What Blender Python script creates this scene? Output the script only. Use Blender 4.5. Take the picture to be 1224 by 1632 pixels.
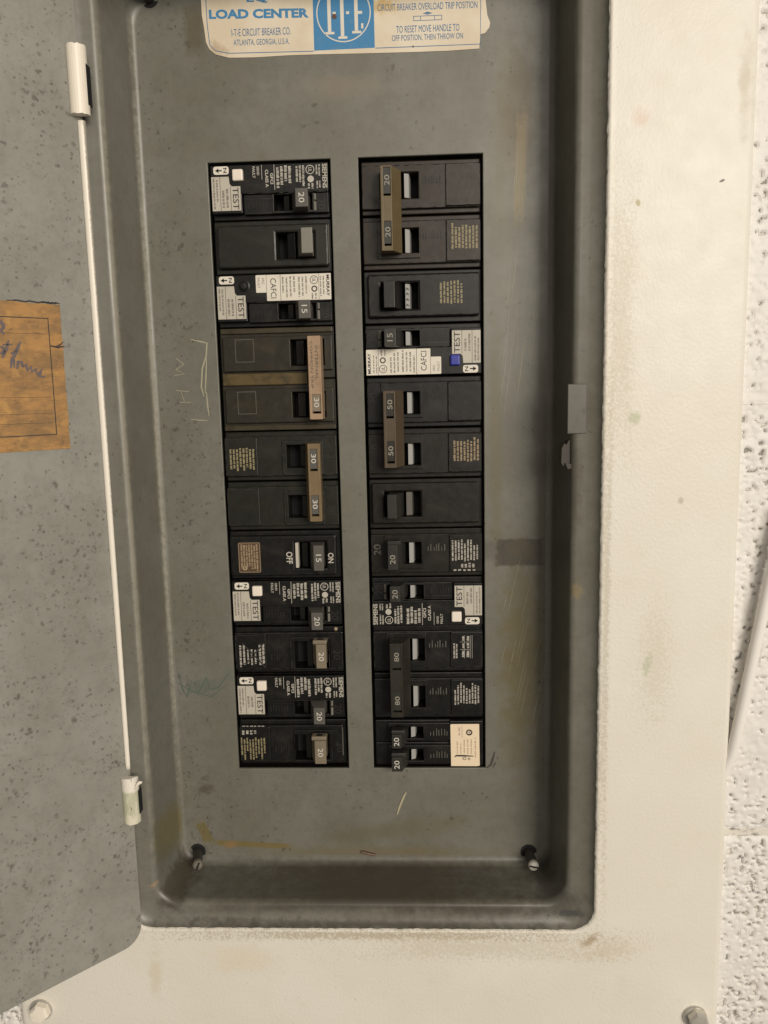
import bpy, bmesh, math, random
from mathutils import Vector, Matrix, noise as mnoise

S = 0.001                                   # all dimensions below are millimetres
scene = bpy.context.scene
col = bpy.context.collection
for o in list(bpy.data.objects):
    bpy.data.objects.remove(o, do_unlink=True)

# ---------------------------------------------------------------- camera
cam_data = bpy.data.cameras.new("camera")
cam = bpy.data.objects.new("camera", cam_data)
col.objects.link(cam)
scene.camera = cam
RIGHT, FWD, UP = (0.99893, 0.04022, -0.02278), (-0.04314, 0.98818, -0.14712), (0.01659, 0.14795, 0.98886)
CAMP = (32.515, -399.453, 43.123)
cam.matrix_world = Matrix(((RIGHT[0], UP[0], -FWD[0], CAMP[0] * S),
                           (RIGHT[1], UP[1], -FWD[1], CAMP[1] * S),
                           (RIGHT[2], UP[2], -FWD[2], CAMP[2] * S),
                           (0, 0, 0, 1)))
cam_data.sensor_fit = 'HORIZONTAL'
cam_data.sensor_width = 36
cam_data.lens = 36 * 1280 / 1224
cam_data.clip_start = 0.01
cam_data.clip_end = 50
scene.render.resolution_x = 768
scene.render.resolution_y = 1024

# ---------------------------------------------------------------- light
world = bpy.data.worlds.new("World")
scene.world = world
world.use_nodes = True
wn = world.node_tree.nodes['Background']
wn.inputs[0].default_value = (1.0, 0.93, 0.84, 1)
wn.inputs[1].default_value = 0.155


def area(name, loc, target, sx, sy, power, color):
    ld = bpy.data.lights.new(name, 'AREA')
    ld.shape = 'RECTANGLE'
    ld.size = sx
    ld.size_y = sy
    ld.energy = power
    ld.color = color
    lo = bpy.data.objects.new(name, ld)
    col.objects.link(lo)
    lo.location = loc
    lo.rotation_euler = (Vector(target) - Vector(loc)).to_track_quat('-Z', 'Y').to_euler()
    return lo


area("room_light", (1.6, -2.8, 0.75), (0, 0, 0), 1.3, 1.3, 83, (1.0, 0.917, 0.80))
area("room_light_far", (0.5, -2.3, 0.7), (0, 0, 0), 1.0, 0.8, 12, (1.0, 0.917, 0.80))

vs = scene.view_settings
vs.view_transform = 'Standard'
vs.look = 'None'
vs.exposure = 0
vs.gamma = 1
scene.render.engine = 'CYCLES'


# ---------------------------------------------------------------- node helpers
class NT:
    def __init__(self, name):
        self.m = bpy.data.materials.new(name)
        self.m.use_nodes = True
        self.t = self.m.node_tree
        self.b = self.t.nodes['Principled BSDF']
        tc = self.t.nodes.new('ShaderNodeTexCoord')
        mp = self.t.nodes.new('ShaderNodeVectorMath')
        mp.operation = 'SCALE'
        mp.inputs[3].default_value = 1000
        self.t.links.new(tc.outputs['Object'], mp.inputs[0])
        self.p = mp.outputs[0]              # position in mm
        sp = self.t.nodes.new('ShaderNodeSeparateXYZ')
        self.t.links.new(self.p, sp.inputs[0])
        self.x, self.y, self.z = sp.outputs

    def set(self, sock, v):
        if hasattr(v, 'is_output'):
            self.t.links.new(v, sock)
        elif isinstance(v, (tuple, list)):
            sock.default_value = (*v, 1) if len(v) == 3 and len(sock.default_value) == 4 else v
        else:
            sock.default_value = v

    def math(self, op, a, b=0.0, clamp=False):
        n = self.t.nodes.new('ShaderNodeMath')
        n.operation = op
        n.use_clamp = clamp
        self.set(n.inputs[0], a)
        self.set(n.inputs[1], b)
        return n.outputs[0]

    def vec(self, op, a, b):
        n = self.t.nodes.new('ShaderNodeVectorMath')
        n.operation = op
        self.set(n.inputs[0], a)
        self.set(n.inputs[1], b)
        return n.outputs[0]

    def noise(self, size, detail=3, rough=0.55, vec=None, out=0, dist=0.0):
        n = self.t.nodes.new('ShaderNodeTexNoise')
        n.inputs['Scale'].default_value = 1.0 / size
        n.inputs['Detail'].default_value = detail
        n.inputs['Roughness'].default_value = rough
        n.inputs['Distortion'].default_value = dist
        self.set(n.inputs['Vector'], vec if vec is not None else self.p)
        return n.outputs[out]

    def ramp(self, v, lo, hi):
        n = self.t.nodes.new('ShaderNodeMapRange')
        n.interpolation_type = 'SMOOTHSTEP'
        self.set(n.inputs[0], v)
        n.inputs[1].default_value = lo
        n.inputs[2].default_value = hi
        return n.outputs[0]

    def mix(self, f, a, b):
        n = self.t.nodes.new('ShaderNodeMix')
        n.data_type = 'RGBA'
        self.set(n.inputs[0], f)
        self.set(n.inputs[6], a)
        self.set(n.inputs[7], b)
        return n.outputs[2]

    def specks(self, cell, dens, size=0.2, seed=0.0):
        w = self.vec('ADD', self.p, (seed * 13.1, seed * 7.7, seed * 3.3))
        nz = self.noise(cell * 0.32, 3, 0.65, w, 1)
        w = self.vec('ADD', w, self.vec('MULTIPLY', nz, (cell * .8,) * 3))
        v = self.t.nodes.new('ShaderNodeTexVoronoi')
        v.inputs['Scale'].default_value = 1.0 / cell
        self.set(v.inputs['Vector'], w)
        s = self.t.nodes.new('ShaderNodeSeparateColor')
        self.t.links.new(v.outputs['Color'], s.inputs[0])
        thr = self.math('MULTIPLY', self.math('SUBTRACT', s.outputs[0], self.math('SUBTRACT', 1.0, dens)), size / 0.3)
        thr = self.math('MINIMUM', thr, size)
        k = self.math('MULTIPLY', self.math('SUBTRACT', thr, v.outputs['Distance']), 8, True)
        return self.math('MULTIPLY', k, self.math('ADD', self.math('MULTIPLY', s.outputs[1], .7), .3))

    def patch(self, cx, cz, hw, hh, ang=0, soft=.25, nz=.3, nsize=3.0, box=True, horiz=None):
        a = math.radians(ang)
        ax = self.x if horiz is None else horiz
        dx = self.math('SUBTRACT', ax, cx)
        dz = self.math('SUBTRACT', self.z, cz)
        u = self.math('ADD', self.math('MULTIPLY', dx, math.cos(a) / hw), self.math('MULTIPLY', dz, math.sin(a) / hw))
        v = self.math('SUBTRACT', self.math('MULTIPLY', dz, math.cos(a) / hh), self.math('MULTIPLY', dx, math.sin(a) / hh))
        if box:
            d = self.math('MAXIMUM', self.math('ABSOLUTE', u), self.math('ABSOLUTE', v))
        else:
            d = self.math('SQRT', self.math('ADD', self.math('MULTIPLY', u, u), self.math('MULTIPLY', v, v)))
        if nz:
            d = self.math('ADD', d, self.math('MULTIPLY', self.math('SUBTRACT', self.noise(nsize, 4, .65), .5), nz * 2))
        return self.ramp(d, 1.0, 1.0 - soft)

    def bump(self, h, dist, strength=1.0, prev=None):
        n = self.t.nodes.new('ShaderNodeBump')
        n.inputs['Strength'].default_value = strength
        n.inputs['Distance'].default_value = dist * S
        self.set(n.inputs['Height'], h)
        if prev is not None:
            self.set(n.inputs['Normal'], prev)
        return n.outputs[0]

    def done(self, color, rough=.5, normal=None, metal=0.0, spec=None):
        self.set(self.b.inputs['Base Color'], color)
        self.set(self.b.inputs['Roughness'], rough)
        self.set(self.b.inputs['Metallic'], metal)
        if spec is not None:
            self.set(self.b.inputs['Specular IOR Level'], spec)
        if normal is not None:
            self.set(self.b.inputs['Normal'], normal)
        return self.m


# ---------------------------------------------------------------- materials
GREY = (.172, .168, .142)
GREY2 = (.148, .142, .114)


def grey_paint(name, stains_and_tones=(), left_heavy=False, dens=.30, base=GREY, base2=GREY2, light=True):
    n = NT(name)
    c = n.mix(n.ramp(n.noise(45, 4), .35, .65), base, base2)
    c = n.mix(n.math('MULTIPLY', n.ramp(n.noise(9, 5, .7), .5, .75), .25), c, (.142, .124, .084))
    c = n.mix(n.math('MULTIPLY', n.ramp(n.noise(5, 5, .75, n.vec('ADD', n.p, (77, 3, 19))), .42, .68), .30), c, (base2[0] * .66, base2[1] * .65, base2[2] * .62))
    c = n.mix(n.math('MULTIPLY', n.ramp(n.noise(16, 5, .7, n.vec('ADD', n.p, (3, 91, 47))), .55, .75), .35), c, (base[0] * 1.22, base[1] * 1.22, base[2] * 1.24))
    st = n.vec('MULTIPLY', n.p, (1, 1, .12))
    c = n.mix(n.math('MULTIPLY', n.ramp(n.noise(2.2, 4, .7, st), .52, .8), .18), c, (.25, .228, .175))
    for (cx, cz, hw, hh, ang, soft, nz, ns, box, rgb, op) in stains_and_tones:
        c = n.mix(n.math('MULTIPLY', n.patch(cx, cz, hw, hh, ang, soft, nz, ns, box), op), c, rgb)
    d = dens
    if left_heavy:
        d = n.math('ADD', n.math('MULTIPLY', n.ramp(n.x, -62, -88), .48), dens)
    d = n.math('MULTIPLY', d, n.math('ADD', n.math('MULTIPLY', n.ramp(n.noise(30, 5, .65), .42, .60), .85), .40))
    for cell, sz, sd, op in ((2.1, .32, 1, .62), (3.9, .28, 2, .75), (7.5, .21, 3, .85), (13, .16, 7, .8)):
        c = n.mix(n.math('MULTIPLY', n.specks(cell, d, sz, sd), op), c, (.040, .034, .024))
    fl = n.math('MULTIPLY', n.ramp(n.noise(2.3, 5, .72, n.vec('ADD', n.p, (31, 7, 11))), .58, .68), n.ramp(n.noise(11, 3, .6, n.vec('ADD', n.p, (5, 71, 3))), .46, .64))
    if left_heavy:
        fl = n.math('MULTIPLY', fl, n.math('ADD', n.ramp(n.x, -64, -90), .15))
    c = n.mix(n.math('MULTIPLY', fl, .62), c, (.055, .048, .036))
    if light:
        c = n.mix(n.math('MULTIPLY', n.specks(15, .22, .07, 5), .9), c, (.6, .53, .4))
    nb = n.bump(n.noise(1.1, 2), .05, .35)
    nb = n.bump(n.noise(60, 2), .8, .5, nb)
    r = n.math('ADD', n.math('MULTIPLY', n.noise(14, 4), .25), .27)
    return n.done(c, r, nb)


OL = (.15, .115, .045)
DK = (.055, .045, .032)
M = {}
M['dead'] = grey_paint('dead_front_paint', (
    (83, -38, 13, 7.6, 0, .2, .22, 2.5, True, (.042, .036, .031), .85),
    (69, -37, 6, 6.5, 0, .5, .4, 3, True, (.07, .06, .05), .4),
    (82, 172, 13, 40, 0, .7, .6, 8, False, (.105, .078, .036), .75),
    (83, 146, 3.2, 30, -2, .5, .5, 2.0, True, (.26, .19, .075), .62),
    (84, -95, 16, 85, 0, .8, .6, 10, False, (.125, .10, .04), .7),
    (71, 20, 5, 90, 0, .8, .7, 8, False, (.13, .105, .05), .5),
    (75, 150, 10, 70, 0, .7, .4, 12, False, (.15, .125, .07), .4),
    (-60, -196.8, 25, 1.9, -3, .35, .35, 3, True, (.17, .125, .035), .75),
    (-86, -189.5, 3.2, 7, 22, .3, .3, 3, True, (.15, .115, .035), .75),
    (-72, -197, 5, 2.6, 8, .6, .5, 2, False, (.24, .15, .07), .7),
    (15, -203.4, 70, .55, .2, .5, 1.0, 5, True, (.09, .07, .035), .8),
    (5, -201, 85, 5, 0, .8, .5, 8, False, (.15, .12, .06), .55),
    (-82, -107, 15, 6, 12, .9, 1.0, 3, False, (.085, .115, .085), .45),
    (-68, -101, 6, 5, 40, .9, .8, 3, False, (.085, .12, .09), .4),
    (-68, 212, 6.5, 14, 0, .7, .2, 5, True, (.10, .082, .05), .75),  # darker patch left of the label
    (-84, -165, 7, 4, 15, .8, .8, 3, False, DK, .6),
    (-90, -201, 8, 5.5, 0, .8, .6, 3, False, DK, .55),
    (88, -201, 9, 6, 0, .8, .5, 3, False, DK, .55),
    (0, 185, 30, 9, 0, .9, .6, 9, False, (.235, .195, .15), .5),
    (95, 30, 7, 190, 0, .8, .5, 9, False, (.085, .07, .045), .6),  # darker band down the right edge of the plate
    (20, -188, 60, 8, 8, .9, .8, 9, False, (.12, .105, .055), .5),
), left_heavy=True, dens=.34)
M['pan'] = grey_paint('recess_paint', (
    (-102.9, 20, 1.3, 235, 0, .8, .5, 6, True, (.34, .31, .25), .62),  # left ridge: worn paint plus a painted highlight
    (-97.9, 20, 1.1, 228, 0, .95, .7, 3, True, (.37, .345, .28), .62),  # left crease: same mix of wear and painted highlight
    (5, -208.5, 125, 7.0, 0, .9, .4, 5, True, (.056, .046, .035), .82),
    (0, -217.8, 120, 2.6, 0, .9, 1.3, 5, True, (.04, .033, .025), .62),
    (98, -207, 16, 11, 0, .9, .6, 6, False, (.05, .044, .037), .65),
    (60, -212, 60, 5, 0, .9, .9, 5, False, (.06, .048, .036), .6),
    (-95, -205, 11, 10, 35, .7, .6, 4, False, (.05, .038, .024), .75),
    (-100, -180, 3.0, 18, 3, .6, .5, 4, False, (.15, .125, .05), .7),
    (-104, -199, 3.2, 1.5, 15, .8, .8, 1.6, False, (.34, .22, .11), .7),
    (103, -213, 8, 2.2, 4, .6, .9, 2, False, (.05, .05, .055), .7),
    (105, -50, 3.5, 5, 0, .6, .8, 2, False, (.26, .20, .10), .6),
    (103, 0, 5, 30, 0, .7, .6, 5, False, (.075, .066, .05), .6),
    (100.5, 0, 2.8, 215, 0, .7, .4, 12, True, (.06, .06, .052), .6),  # darker strip down the full right wall
    (30, -216, 70, 4, 0, .8, .9, 7, False, (.10, .08, .055), .5),
    (108, 35, 5, 14, 0, .7, .7, 4, False, (.11, .10, .08), .5),
), dens=.20)
M['doorgrey'] = grey_paint('door_inner_paint', (
    (30, -140, 40, 50, 0, .9, .5, 15, False, (.20, .185, .15), .4),
), dens=.78, base=(.290, .285, .255), base2=(.252, .246, .216), light=False)

n = NT('white_trim_paint')
c = n.mix(n.ramp(n.noise(55, 4), .35, .65), (.76, .725, .65), (.735, .69, .605))
c = n.mix(n.math('MULTIPLY', n.ramp(n.noise(12, 4, .65), .55, .8), .4), c, (.68, .63, .52))
for (cx, cz, hw, hh, ang, soft, nz, ns, box, rgb, op) in (
        (112.5, -224.5, 7, 3.4, 40, .9, 1.1, 2.5, False, (.33, .22, .11), .7),
        (122, -230, 20, 7, 10, .9, 1.7, 1.5, False, (.52, .42, .28), .35),
        (10, -222.3, 115, 3.6, 0, .9, 1.6, 1.2, True, (.38, .31, .20), .65),
        (60, -229, 75, 8, 0, .9, 1.7, 1.3, True, (.52, .45, .32), .4),
        (117.4, -60, 2.6, 170, 0, .9, 1.4, 1.3, True, (.42, .36, .26), .5),
        (122, 70, 7, 70, 0, .9, 1.6, 1.2, True, (.52, .45, .33), .4),
        (140, -85, 12, 40, 0, .9, 1.5, 1.3, False, (.58, .52, .40), .4),
        (137, -84, 2.4, 7, -12, .6, 1.3, 1.4, False, (.46, .49, .35), .6),
        (128.5, 29.5, 3.6, 3.4, 0, .5, .7, 2.5, False, (.50, .51, .36), .85),
        (128, 120.5, 1.3, 2.0, 10, .5, .5, 1.5, False, (.42, .37, .2), .9),
        (171, 166, 4.5, 26, 0, .9, .8, 6, False, (.52, .46, .36), .65),
        (128, 155, 6, 6, 0, .9, .9, 3, False, (.68, .50, .40), .5),
        (-60, -236, 26, 12, 0, .9, .9, 4, False, (.70, .62, .47), .5),
        (-104, -245, 5, 20, 0, .9, .9, 4, False, (.62, .54, .38), .5),
        (162.8, 128.3, 1.5, .65, 22, .4, .2, 1, False, (.10, .08, .06), .95),
        (149.8, -7.8, 1.7, 2.2, 0, .6, .4, 2, False, (.50, .46, .36), .85)):
    c = n.mix(n.math('MULTIPLY', n.patch(cx, cz, hw, hh, ang, soft, nz, ns, box), op), c, rgb)
c = n.mix(n.math('MULTIPLY', n.specks(22, .32, .05, 4), .8), c, (.16, .12, .08))
near = n.ramp(n.x, 138, 116)
c = n.mix(n.math('MULTIPLY', n.specks(3.2, n.math('MULTIPLY', near, .42), .16, 6), .5), c, (.35, .28, .18))
nb = n.bump(n.noise(1.35, 2, .5, n.vec('MULTIPLY', n.p, (1, 1, .8))), .19, .75)
nb = n.bump(n.noise(.7, 2), .04, .4, nb)
M['white'] = n.done(c, n.math('ADD', n.math('MULTIPLY', n.noise(10, 3), .2), .38), nb)

n = NT('hinge_white_paint')
c = n.mix(n.math('MULTIPLY', n.ramp(n.noise(3, 4, .7, n.vec('MULTIPLY', n.p, (1, 1, .2))), .60, .72), .35), (.84, .77, .66), (.48, .43, .32))
M['hwhite'] = n.done(c, .42, n.bump(n.noise(1.2, 2), .1, .4))
n = NT('oversprayed_edge_paint')
f_ = n.math('ADD', n.ramp(n.x, -108.7, -107.0), n.math('MULTIPLY', n.math('SUBTRACT', n.noise(1.6, 3, .7), .5), .8))
c = n.mix(n.math('MULTIPLY', n.ramp(f_, .25, .75), .75), (.84, .78, .68), (.24, .22, .175))
M['hedge'] = n.done(c, .42, n.bump(n.noise(1.2, 2), .1, .4))
n = NT('worn_hinge_paint')
c = n.mix(n.ramp(n.noise(3.2, 4, .7, n.vec('MULTIPLY', n.p, (1, 1, .25))), .46, .56), (.50, .50, .36), (.70, .66, .52))
c = n.mix(n.ramp(n.z, -144.5, -143), c, (.80, .74, .66))
c = n.mix(n.math('MULTIPLY', n.ramp(n.noise(1.8, 3, .6, n.vec('MULTIPLY', n.p, (1, 1, .2))), .62, .66), .75), c, (.10, .09, .05))
M['hworn'] = n.done(c, .45, n.bump(n.noise(1.2, 2), .12, .5))

n = NT('block_paint')
at = n.t.nodes.new('ShaderNodeAttribute')
at.attribute_name = 'pit'
c = n.mix(n.ramp(n.noise(30, 4), .3, .7), (.76, .74, .71), (.73, .70, .66))
c = n.mix(n.math('MULTIPLY', n.ramp(at.outputs['Fac'], .30, .9), .85), c, (.13, .122, .112))  # pits greyer: bare block, with their shade put into the colour
M['block'] = n.done(c, .55, n.bump(n.noise(.9, 3), .12, .5))
n = NT('mortar_paint')
M['mortar'] = n.done(n.mix(n.ramp(n.noise(7, 4), .45, .6), (.70, .66, .59), (.26, .24, .21)), .7, n.bump(n.noise(2, 3), .4, .6))


def plastic(name, rgb, dust=(.10, .085, .06), amt=.35, rough=.42):
    n = NT(name)
    c = n.mix(n.math('MULTIPLY', n.ramp(n.noise(7, 5, .7), .45, .8), amt), rgb, dust)
    c = n.mix(n.math('MULTIPLY', n.specks(3.0, .10, .12, 3), .5), c, (.22, .19, .14))
    st = n.vec('MULTIPLY', n.p, (.15, 1, 1))
    c = n.mix(n.math('MULTIPLY', n.ramp(n.noise(1.2, 3, .7, st), .62, .8), .25), c, dust)
    nb = n.bump(n.noise(.7, 2), .03, .4)
    nb = n.bump(n.noise(9, 2), .25, .4, nb)
    return n.done(c, n.math('ADD', n.math('MULTIPLY', n.noise(5, 4), .3), rough - .19), nb, spec=.36)


M['black'] = plastic('black_plastic', (.0055, .0053, .0048), (.06, .052, .04), .26)
M['olive'] = plastic('old_olive_black_plastic', (.0135, .0135, .010), (.04, .036, .02), .35)
M['grey30'] = plastic('aged_grey_black_plastic', (.023, .020, .0135), (.065, .046, .02), .5)
M['brown'] = plastic('brown_black_plastic', (.019, .013, .0085), (.06, .04, .024), .5)
M['brown2'] = plastic('dark_brown_plastic', (.0095, .0075, .0055), (.04, .03, .02), .35)
M['emboss'] = plastic('embossed_plastic', (.022, .021, .018), (.06, .052, .04), .4)
M['embossl'] = plastic('worn_embossed_plastic', (.115, .106, .09), (.09, .08, .06), .5)  # paler than the body; also colours the painted edge glints
M['wearline'] = plastic('scuffed_edge', (.055, .050, .042), (.02, .018, .015), .7)  # pale colour for the painted edge highlights
M['stop'] = plastic('scuffed_lever_stop', (.20, .19, .165), (.05, .045, .035), .6)  # lightened: the bright highlights on the stops are put into the colour
M['hgrey'] = plastic('grey_handle_plastic', (.105, .098, .088), (.07, .06, .04), .3)
M['hlgrey'] = plastic('light_grey_handle_plastic', (.215, .205, .175), (.16, .14, .10), .35)
M['htan'] = plastic('warm_grey_handle_plastic', (.21, .175, .125), (.12, .10, .06), .35)
M['hdark'] = plastic('dark_grey_handle_plastic', (.030, .029, .026), (.06, .052, .035), .35)
M['hblack'] = plastic('black_handle_plastic', (.013, .0125, .011), (.05, .043, .03), .3)
M['copper'] = plastic('copper_tan_plastic', (.36, .245, .155), (.20, .12, .06), .75, .5)
M['tan'] = plastic('tan_plastic', (.19, .135, .072), (.11, .068, .026), .5)
M['olivetan'] = plastic('olive_tan_plastic', (.135, .10, .05), (.085, .06, .024), .55)
M['tiebrown'] = plastic('brown_tie_plastic', (.085, .062, .04), (.075, .05, .026), .5)
M['bronze'] = plastic('bronze_tie_plastic', (.027, .0235, .018), (.045, .036, .022), .45)
M['ridge'] = plastic('brown_ridge', (.05, .040, .022), (.02, .016, .01), .9)
M['gold_edge'] = plastic('yellowed_glue', (.105, .074, .030), (.022, .017, .010), 1.0)


def flat(name, rgb, rough=.55, amt=.25, dirt=(.25, .2, .13), metal=0.0):
    n = NT(name)
    c = n.mix(n.math('MULTIPLY', n.ramp(n.noise(4, 4, .7), .5, .8), amt), rgb, dirt)
    return n.done(c, rough, None, metal)


M['ink_white'] = flat('white_print', (.50, .465, .40), amt=.4)
M['ink_num'] = flat('white_figure', (.58, .55, .48), amt=.25)
M['ink_dim'] = flat('dim_print', (.29, .27, .22), amt=.4)
M['ink_gold'] = flat('gold_print', (.33, .275, .15), amt=.5)
M['ink_tan'] = flat('tan_print', (.36, .27, .16), amt=.45)
M['ink_black'] = flat('black_print', (.03, .027, .025), amt=.1)
M['ink_grey'] = flat('grey_print', (.17, .15, .13), amt=.2)
M['ink_brown'] = flat('brown_print', (.42, .28, .20), amt=.2)
M['ink_blue'] = flat('blue_print', (.045, .215, .43), amt=.3, dirt=(.2, .29, .34))
M['ink_navy'] = flat('navy_print', (.045, .15, .31), amt=.3, dirt=(.2, .25, .25))
M['label_white'] = flat('white_label', (.72, .665, .57), amt=.2)
M['label_grey'] = flat('silver_label', (.50, .46, .385), .4, amt=.25)
M['button_white'] = flat('white_button', (.83, .74, .64), .4, amt=.08, dirt=(.6, .5, .4))
M['button_blue'] = flat('blue_button', (.022, .032, .30), .35, amt=.1, dirt=(.03, .03, .2))
M['indicator'] = flat('white_indicator', (.33, .325, .31), .45, amt=.35)
M['paper'] = flat('cream_paper', (.80, .66, .47), .7, amt=.15, dirt=(.7, .5, .3))
M['brown_label'] = flat('brown_label', (.085, .05, .028), .45, amt=.3, dirt=(.15, .1, .05))
M['cavity'] = flat('dark_cavity', (.006, .006, .006), .8, amt=0)
M['steel'] = flat('zinc_steel', (.62, .59, .53), .38, amt=.4, dirt=(.4, .36, .3), metal=.55)
M['screwdark'] = flat('dark_steel', (.06, .055, .05), .45, amt=.5, dirt=(.1, .08, .05), metal=.6)
M['screwtan'] = flat('dirty_screw_steel', (.26, .24, .20), .4, amt=.8, dirt=(.10, .085, .06), metal=.5)
M['scratch'] = flat('paint_scratch', (.36, .33, .23), amt=.4, dirt=(.22, .2, .14))
M['scribble'] = flat('black_marker', (.05, .047, .042), amt=.4, dirt=(.12, .11, .09))
M['teal'] = flat('faded_green_marker', (.075, .11, .082), amt=.9, dirt=(.125, .12, .09))
M['penink'] = flat('purple_pen_ink', (.125, .098, .10), amt=.5, dirt=(.26, .18, .12))
M['crumb'] = flat('brown_crumb', (.10, .05, .032), amt=.4)
M['straw'] = flat('straw_chip', (.42, .38, .25), amt=.3)
M['tab'] = flat('grimy_tab', (.045, .038, .03), .6, amt=.8, dirt=(.022, .018, .014))
M['cable'] = flat('white_cable_jacket', (.82, .79, .74), .45, amt=.2, dirt=(.7, .66, .58))
M['strike'] = flat('grey_plastic_strike', (.095, .091, .075), .35, amt=.9, dirt=(.05, .045, .036))

n = NT('aged_label_paper')
c = n.mix(n.ramp(n.noise(22, 4), .35, .65), (.74, .655, .52), (.66, .565, .42))
c = n.mix(n.math('MULTIPLY', n.specks(5, .22, .12, 2), .6), c, (.36, .25, .12))
c = n.mix(n.math('MULTIPLY', n.patch(20, 219, 9, 5, 0, .8, .8, 4, False), .8), c, (.55, .36, .10))
c = n.mix(n.math('MULTIPLY', n.patch(-58, 203, 9, 5, -20, .9, .8, 3, False), .7), c, (.42, .32, .2))
M['itelabel'] = n.done(c, .55, n.bump(n.noise(12, 3), .3, .3))

n = NT('aged_kraft_card')
st = n.vec('MULTIPLY', n.p, (.45, 1, 1))
c = n.mix(n.ramp(n.noise(8, 5, .7, st), .38, .62), (.42, .225, .075), (.25, .145, .06))
c = n.mix(n.math('MULTIPLY', n.ramp(n.noise(9, 3), .56, .7), .6), c, (.52, .29, .09))
c = n.mix(n.math('MULTIPLY', n.ramp(n.noise(1.4, 3, .7, st), .60, .75), .55), c, (.15, .09, .04))
c = n.mix(n.math('MULTIPLY', n.specks(2.4, .4, .2, 3), .6), c, (.07, .045, .025))
c = n.mix(n.math('MULTIPLY', n.ramp(n.noise(1.6, 4, .7, n.vec('MULTIPLY', n.p, (.35, 1, 1))), .58, .68), .55), c, (.10, .062, .03))
M['card'] = n.done(c, .7, n.bump(n.noise(3, 3), .15, .4))


# ---------------------------------------------------------------- mesh helpers
def link(name, bm, mat, parent=None, smooth=False, recalc=True):
    if recalc:
        bmesh.ops.recalc_face_normals(bm, faces=bm.faces)
    me = bpy.data.meshes.new(name)
    bm.to_mesh(me)
    bm.free()
    mats = mat if isinstance(mat, (list, tuple)) else [mat]
    for m in mats:
        me.materials.append(m)
    if smooth:
        for p in me.polygons:
            p.use_smooth = True
    o = bpy.data.objects.new(name, me)
    col.objects.link(o)
    if parent:
        o.parent = parent
    return o


def empty(name, loc=(0, 0, 0), roty=0, rotz=0):
    o = bpy.data.objects.new(name, None)
    col.objects.link(o)
    o.empty_display_size = .01
    o.location = [v * S for v in loc]
    o.rotation_euler = (0, roty, rotz)
    return o


def tag(o, label, cat, group=None, kind=None):
    if label:
        o['label'] = label
    if cat:
        o['category'] = cat
    if group:
        o['group'] = group
    if kind:
        o['kind'] = kind


def P(u, v, h):
    """local drawing frame: u right, v up, h towards the viewer"""
    return (u * S, -h * S, v * S)


def box(bm, u0, u1, v0, v1, h0, h1, bev=.3, seg=2, mi=0):
    r = bmesh.ops.create_cube(bm, size=1)
    for vt in r['verts']:
        x, y, z = vt.co
        vt.co = P(u0 + (x + .5) * (u1 - u0), v0 + (z + .5) * (v1 - v0), h0 + (.5 - y) * (h1 - h0))
    es = list({e for vt in r['verts'] for e in vt.link_edges})
    fs = {f for vt in r['verts'] for f in vt.link_faces}
    for f in fs:
        f.material_index = mi
    if bev:
        q = bmesh.ops.bevel(bm, geom=es, offset=bev * S, segments=seg, affect='EDGES', profile=.5)
        for f in q['faces']:
            f.material_index = mi


def plate(bm, u0, u1, v0, v1, h0, h1, hole, bev=.3, corner=0.0):
    """rectangular block with a rectangular through hole"""
    a, b, c_, d = hole
    o = [(u0, v0), (u1, v0), (u1, v1), (u0, v1)]
    i = [(a, c_), (b, c_), (b, d), (a, d)]
    vo = [[bm.verts.new(P(*p, h)) for p in o] for h in (h1, h0)]
    vi = [[bm.verts.new(P(*p, h)) for p in i] for h in (h1, h0)]
    edges = []
    for k in range(4):
        j = (k + 1) % 4
        bm.faces.new((vo[0][k], vo[0][j], vi[0][j], vi[0][k]))
        bm.faces.new((vo[0][j], vo[0][k], vo[1][k], vo[1][j]))
        bm.faces.new((vi[0][k], vi[0][j], vi[1][j], vi[1][k]))
    bm.edges.ensure_lookup_table()
    cor = []
    for k in range(4):
        j = (k + 1) % 4
        edges.append(bm.edges.get((vo[0][k], vo[0][j])))
        edges.append(bm.edges.get((vi[0][k], vi[0][j])))
        cor.append(bm.edges.get((vo[0][k], vo[1][k])))
    if bev:
        bmesh.ops.bevel(bm, geom=edges + cor, offset=bev * S, segments=2, affect='EDGES', profile=.5)


def poly(bm, pts, h0, h1):
    top = [bm.verts.new(P(u, v, h1)) for u, v in pts]
    bot = [bm.verts.new(P(u, v, h0)) for u, v in pts]
    bm.faces.new(top)
    for k in range(len(pts)):
        j = (k + 1) % len(pts)
        bm.faces.new((top[k], top[j], bot[j], bot[k]))


def rrect(u0, u1, v0, v1, r, seg=4):
    out = []
    for cx, cy, a0 in ((u1 - r, v1 - r, 0), (u0 + r, v1 - r, 90), (u0 + r, v0 + r, 180), (u1 - r, v0 + r, 270)):
        for k in range(seg + 1):
            a = math.radians(a0 + 90 * k / seg)
            out.append((cx + r * math.cos(a), cy + r * math.sin(a)))
    return out


def quad(bm, u0, u1, v0, v1, h):
    bm.faces.new([bm.verts.new(P(*p, h)) for p in ((u0, v0), (u1, v0), (u1, v1), (u0, v1))])


def prism(bm, prof, u0, u1, bev=.3):
    """profile in (v, h) swept along u"""
    a = [bm.verts.new(P(u0, v, h)) for v, h in prof]
    b = [bm.verts.new(P(u1, v, h)) for v, h in prof]
    fs = [bm.faces.new(a), bm.faces.new(b[::-1])]
    for k in range(len(prof)):
        j = (k + 1) % len(prof)
        fs.append(bm.faces.new((a[k], b[k], b[j], a[j])))
    if bev:
        es = list({e for f in fs for e in f.edges})
        bmesh.ops.bevel(bm, geom=es, offset=bev * S, segments=2, affect='EDGES', profile=.5)


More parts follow.
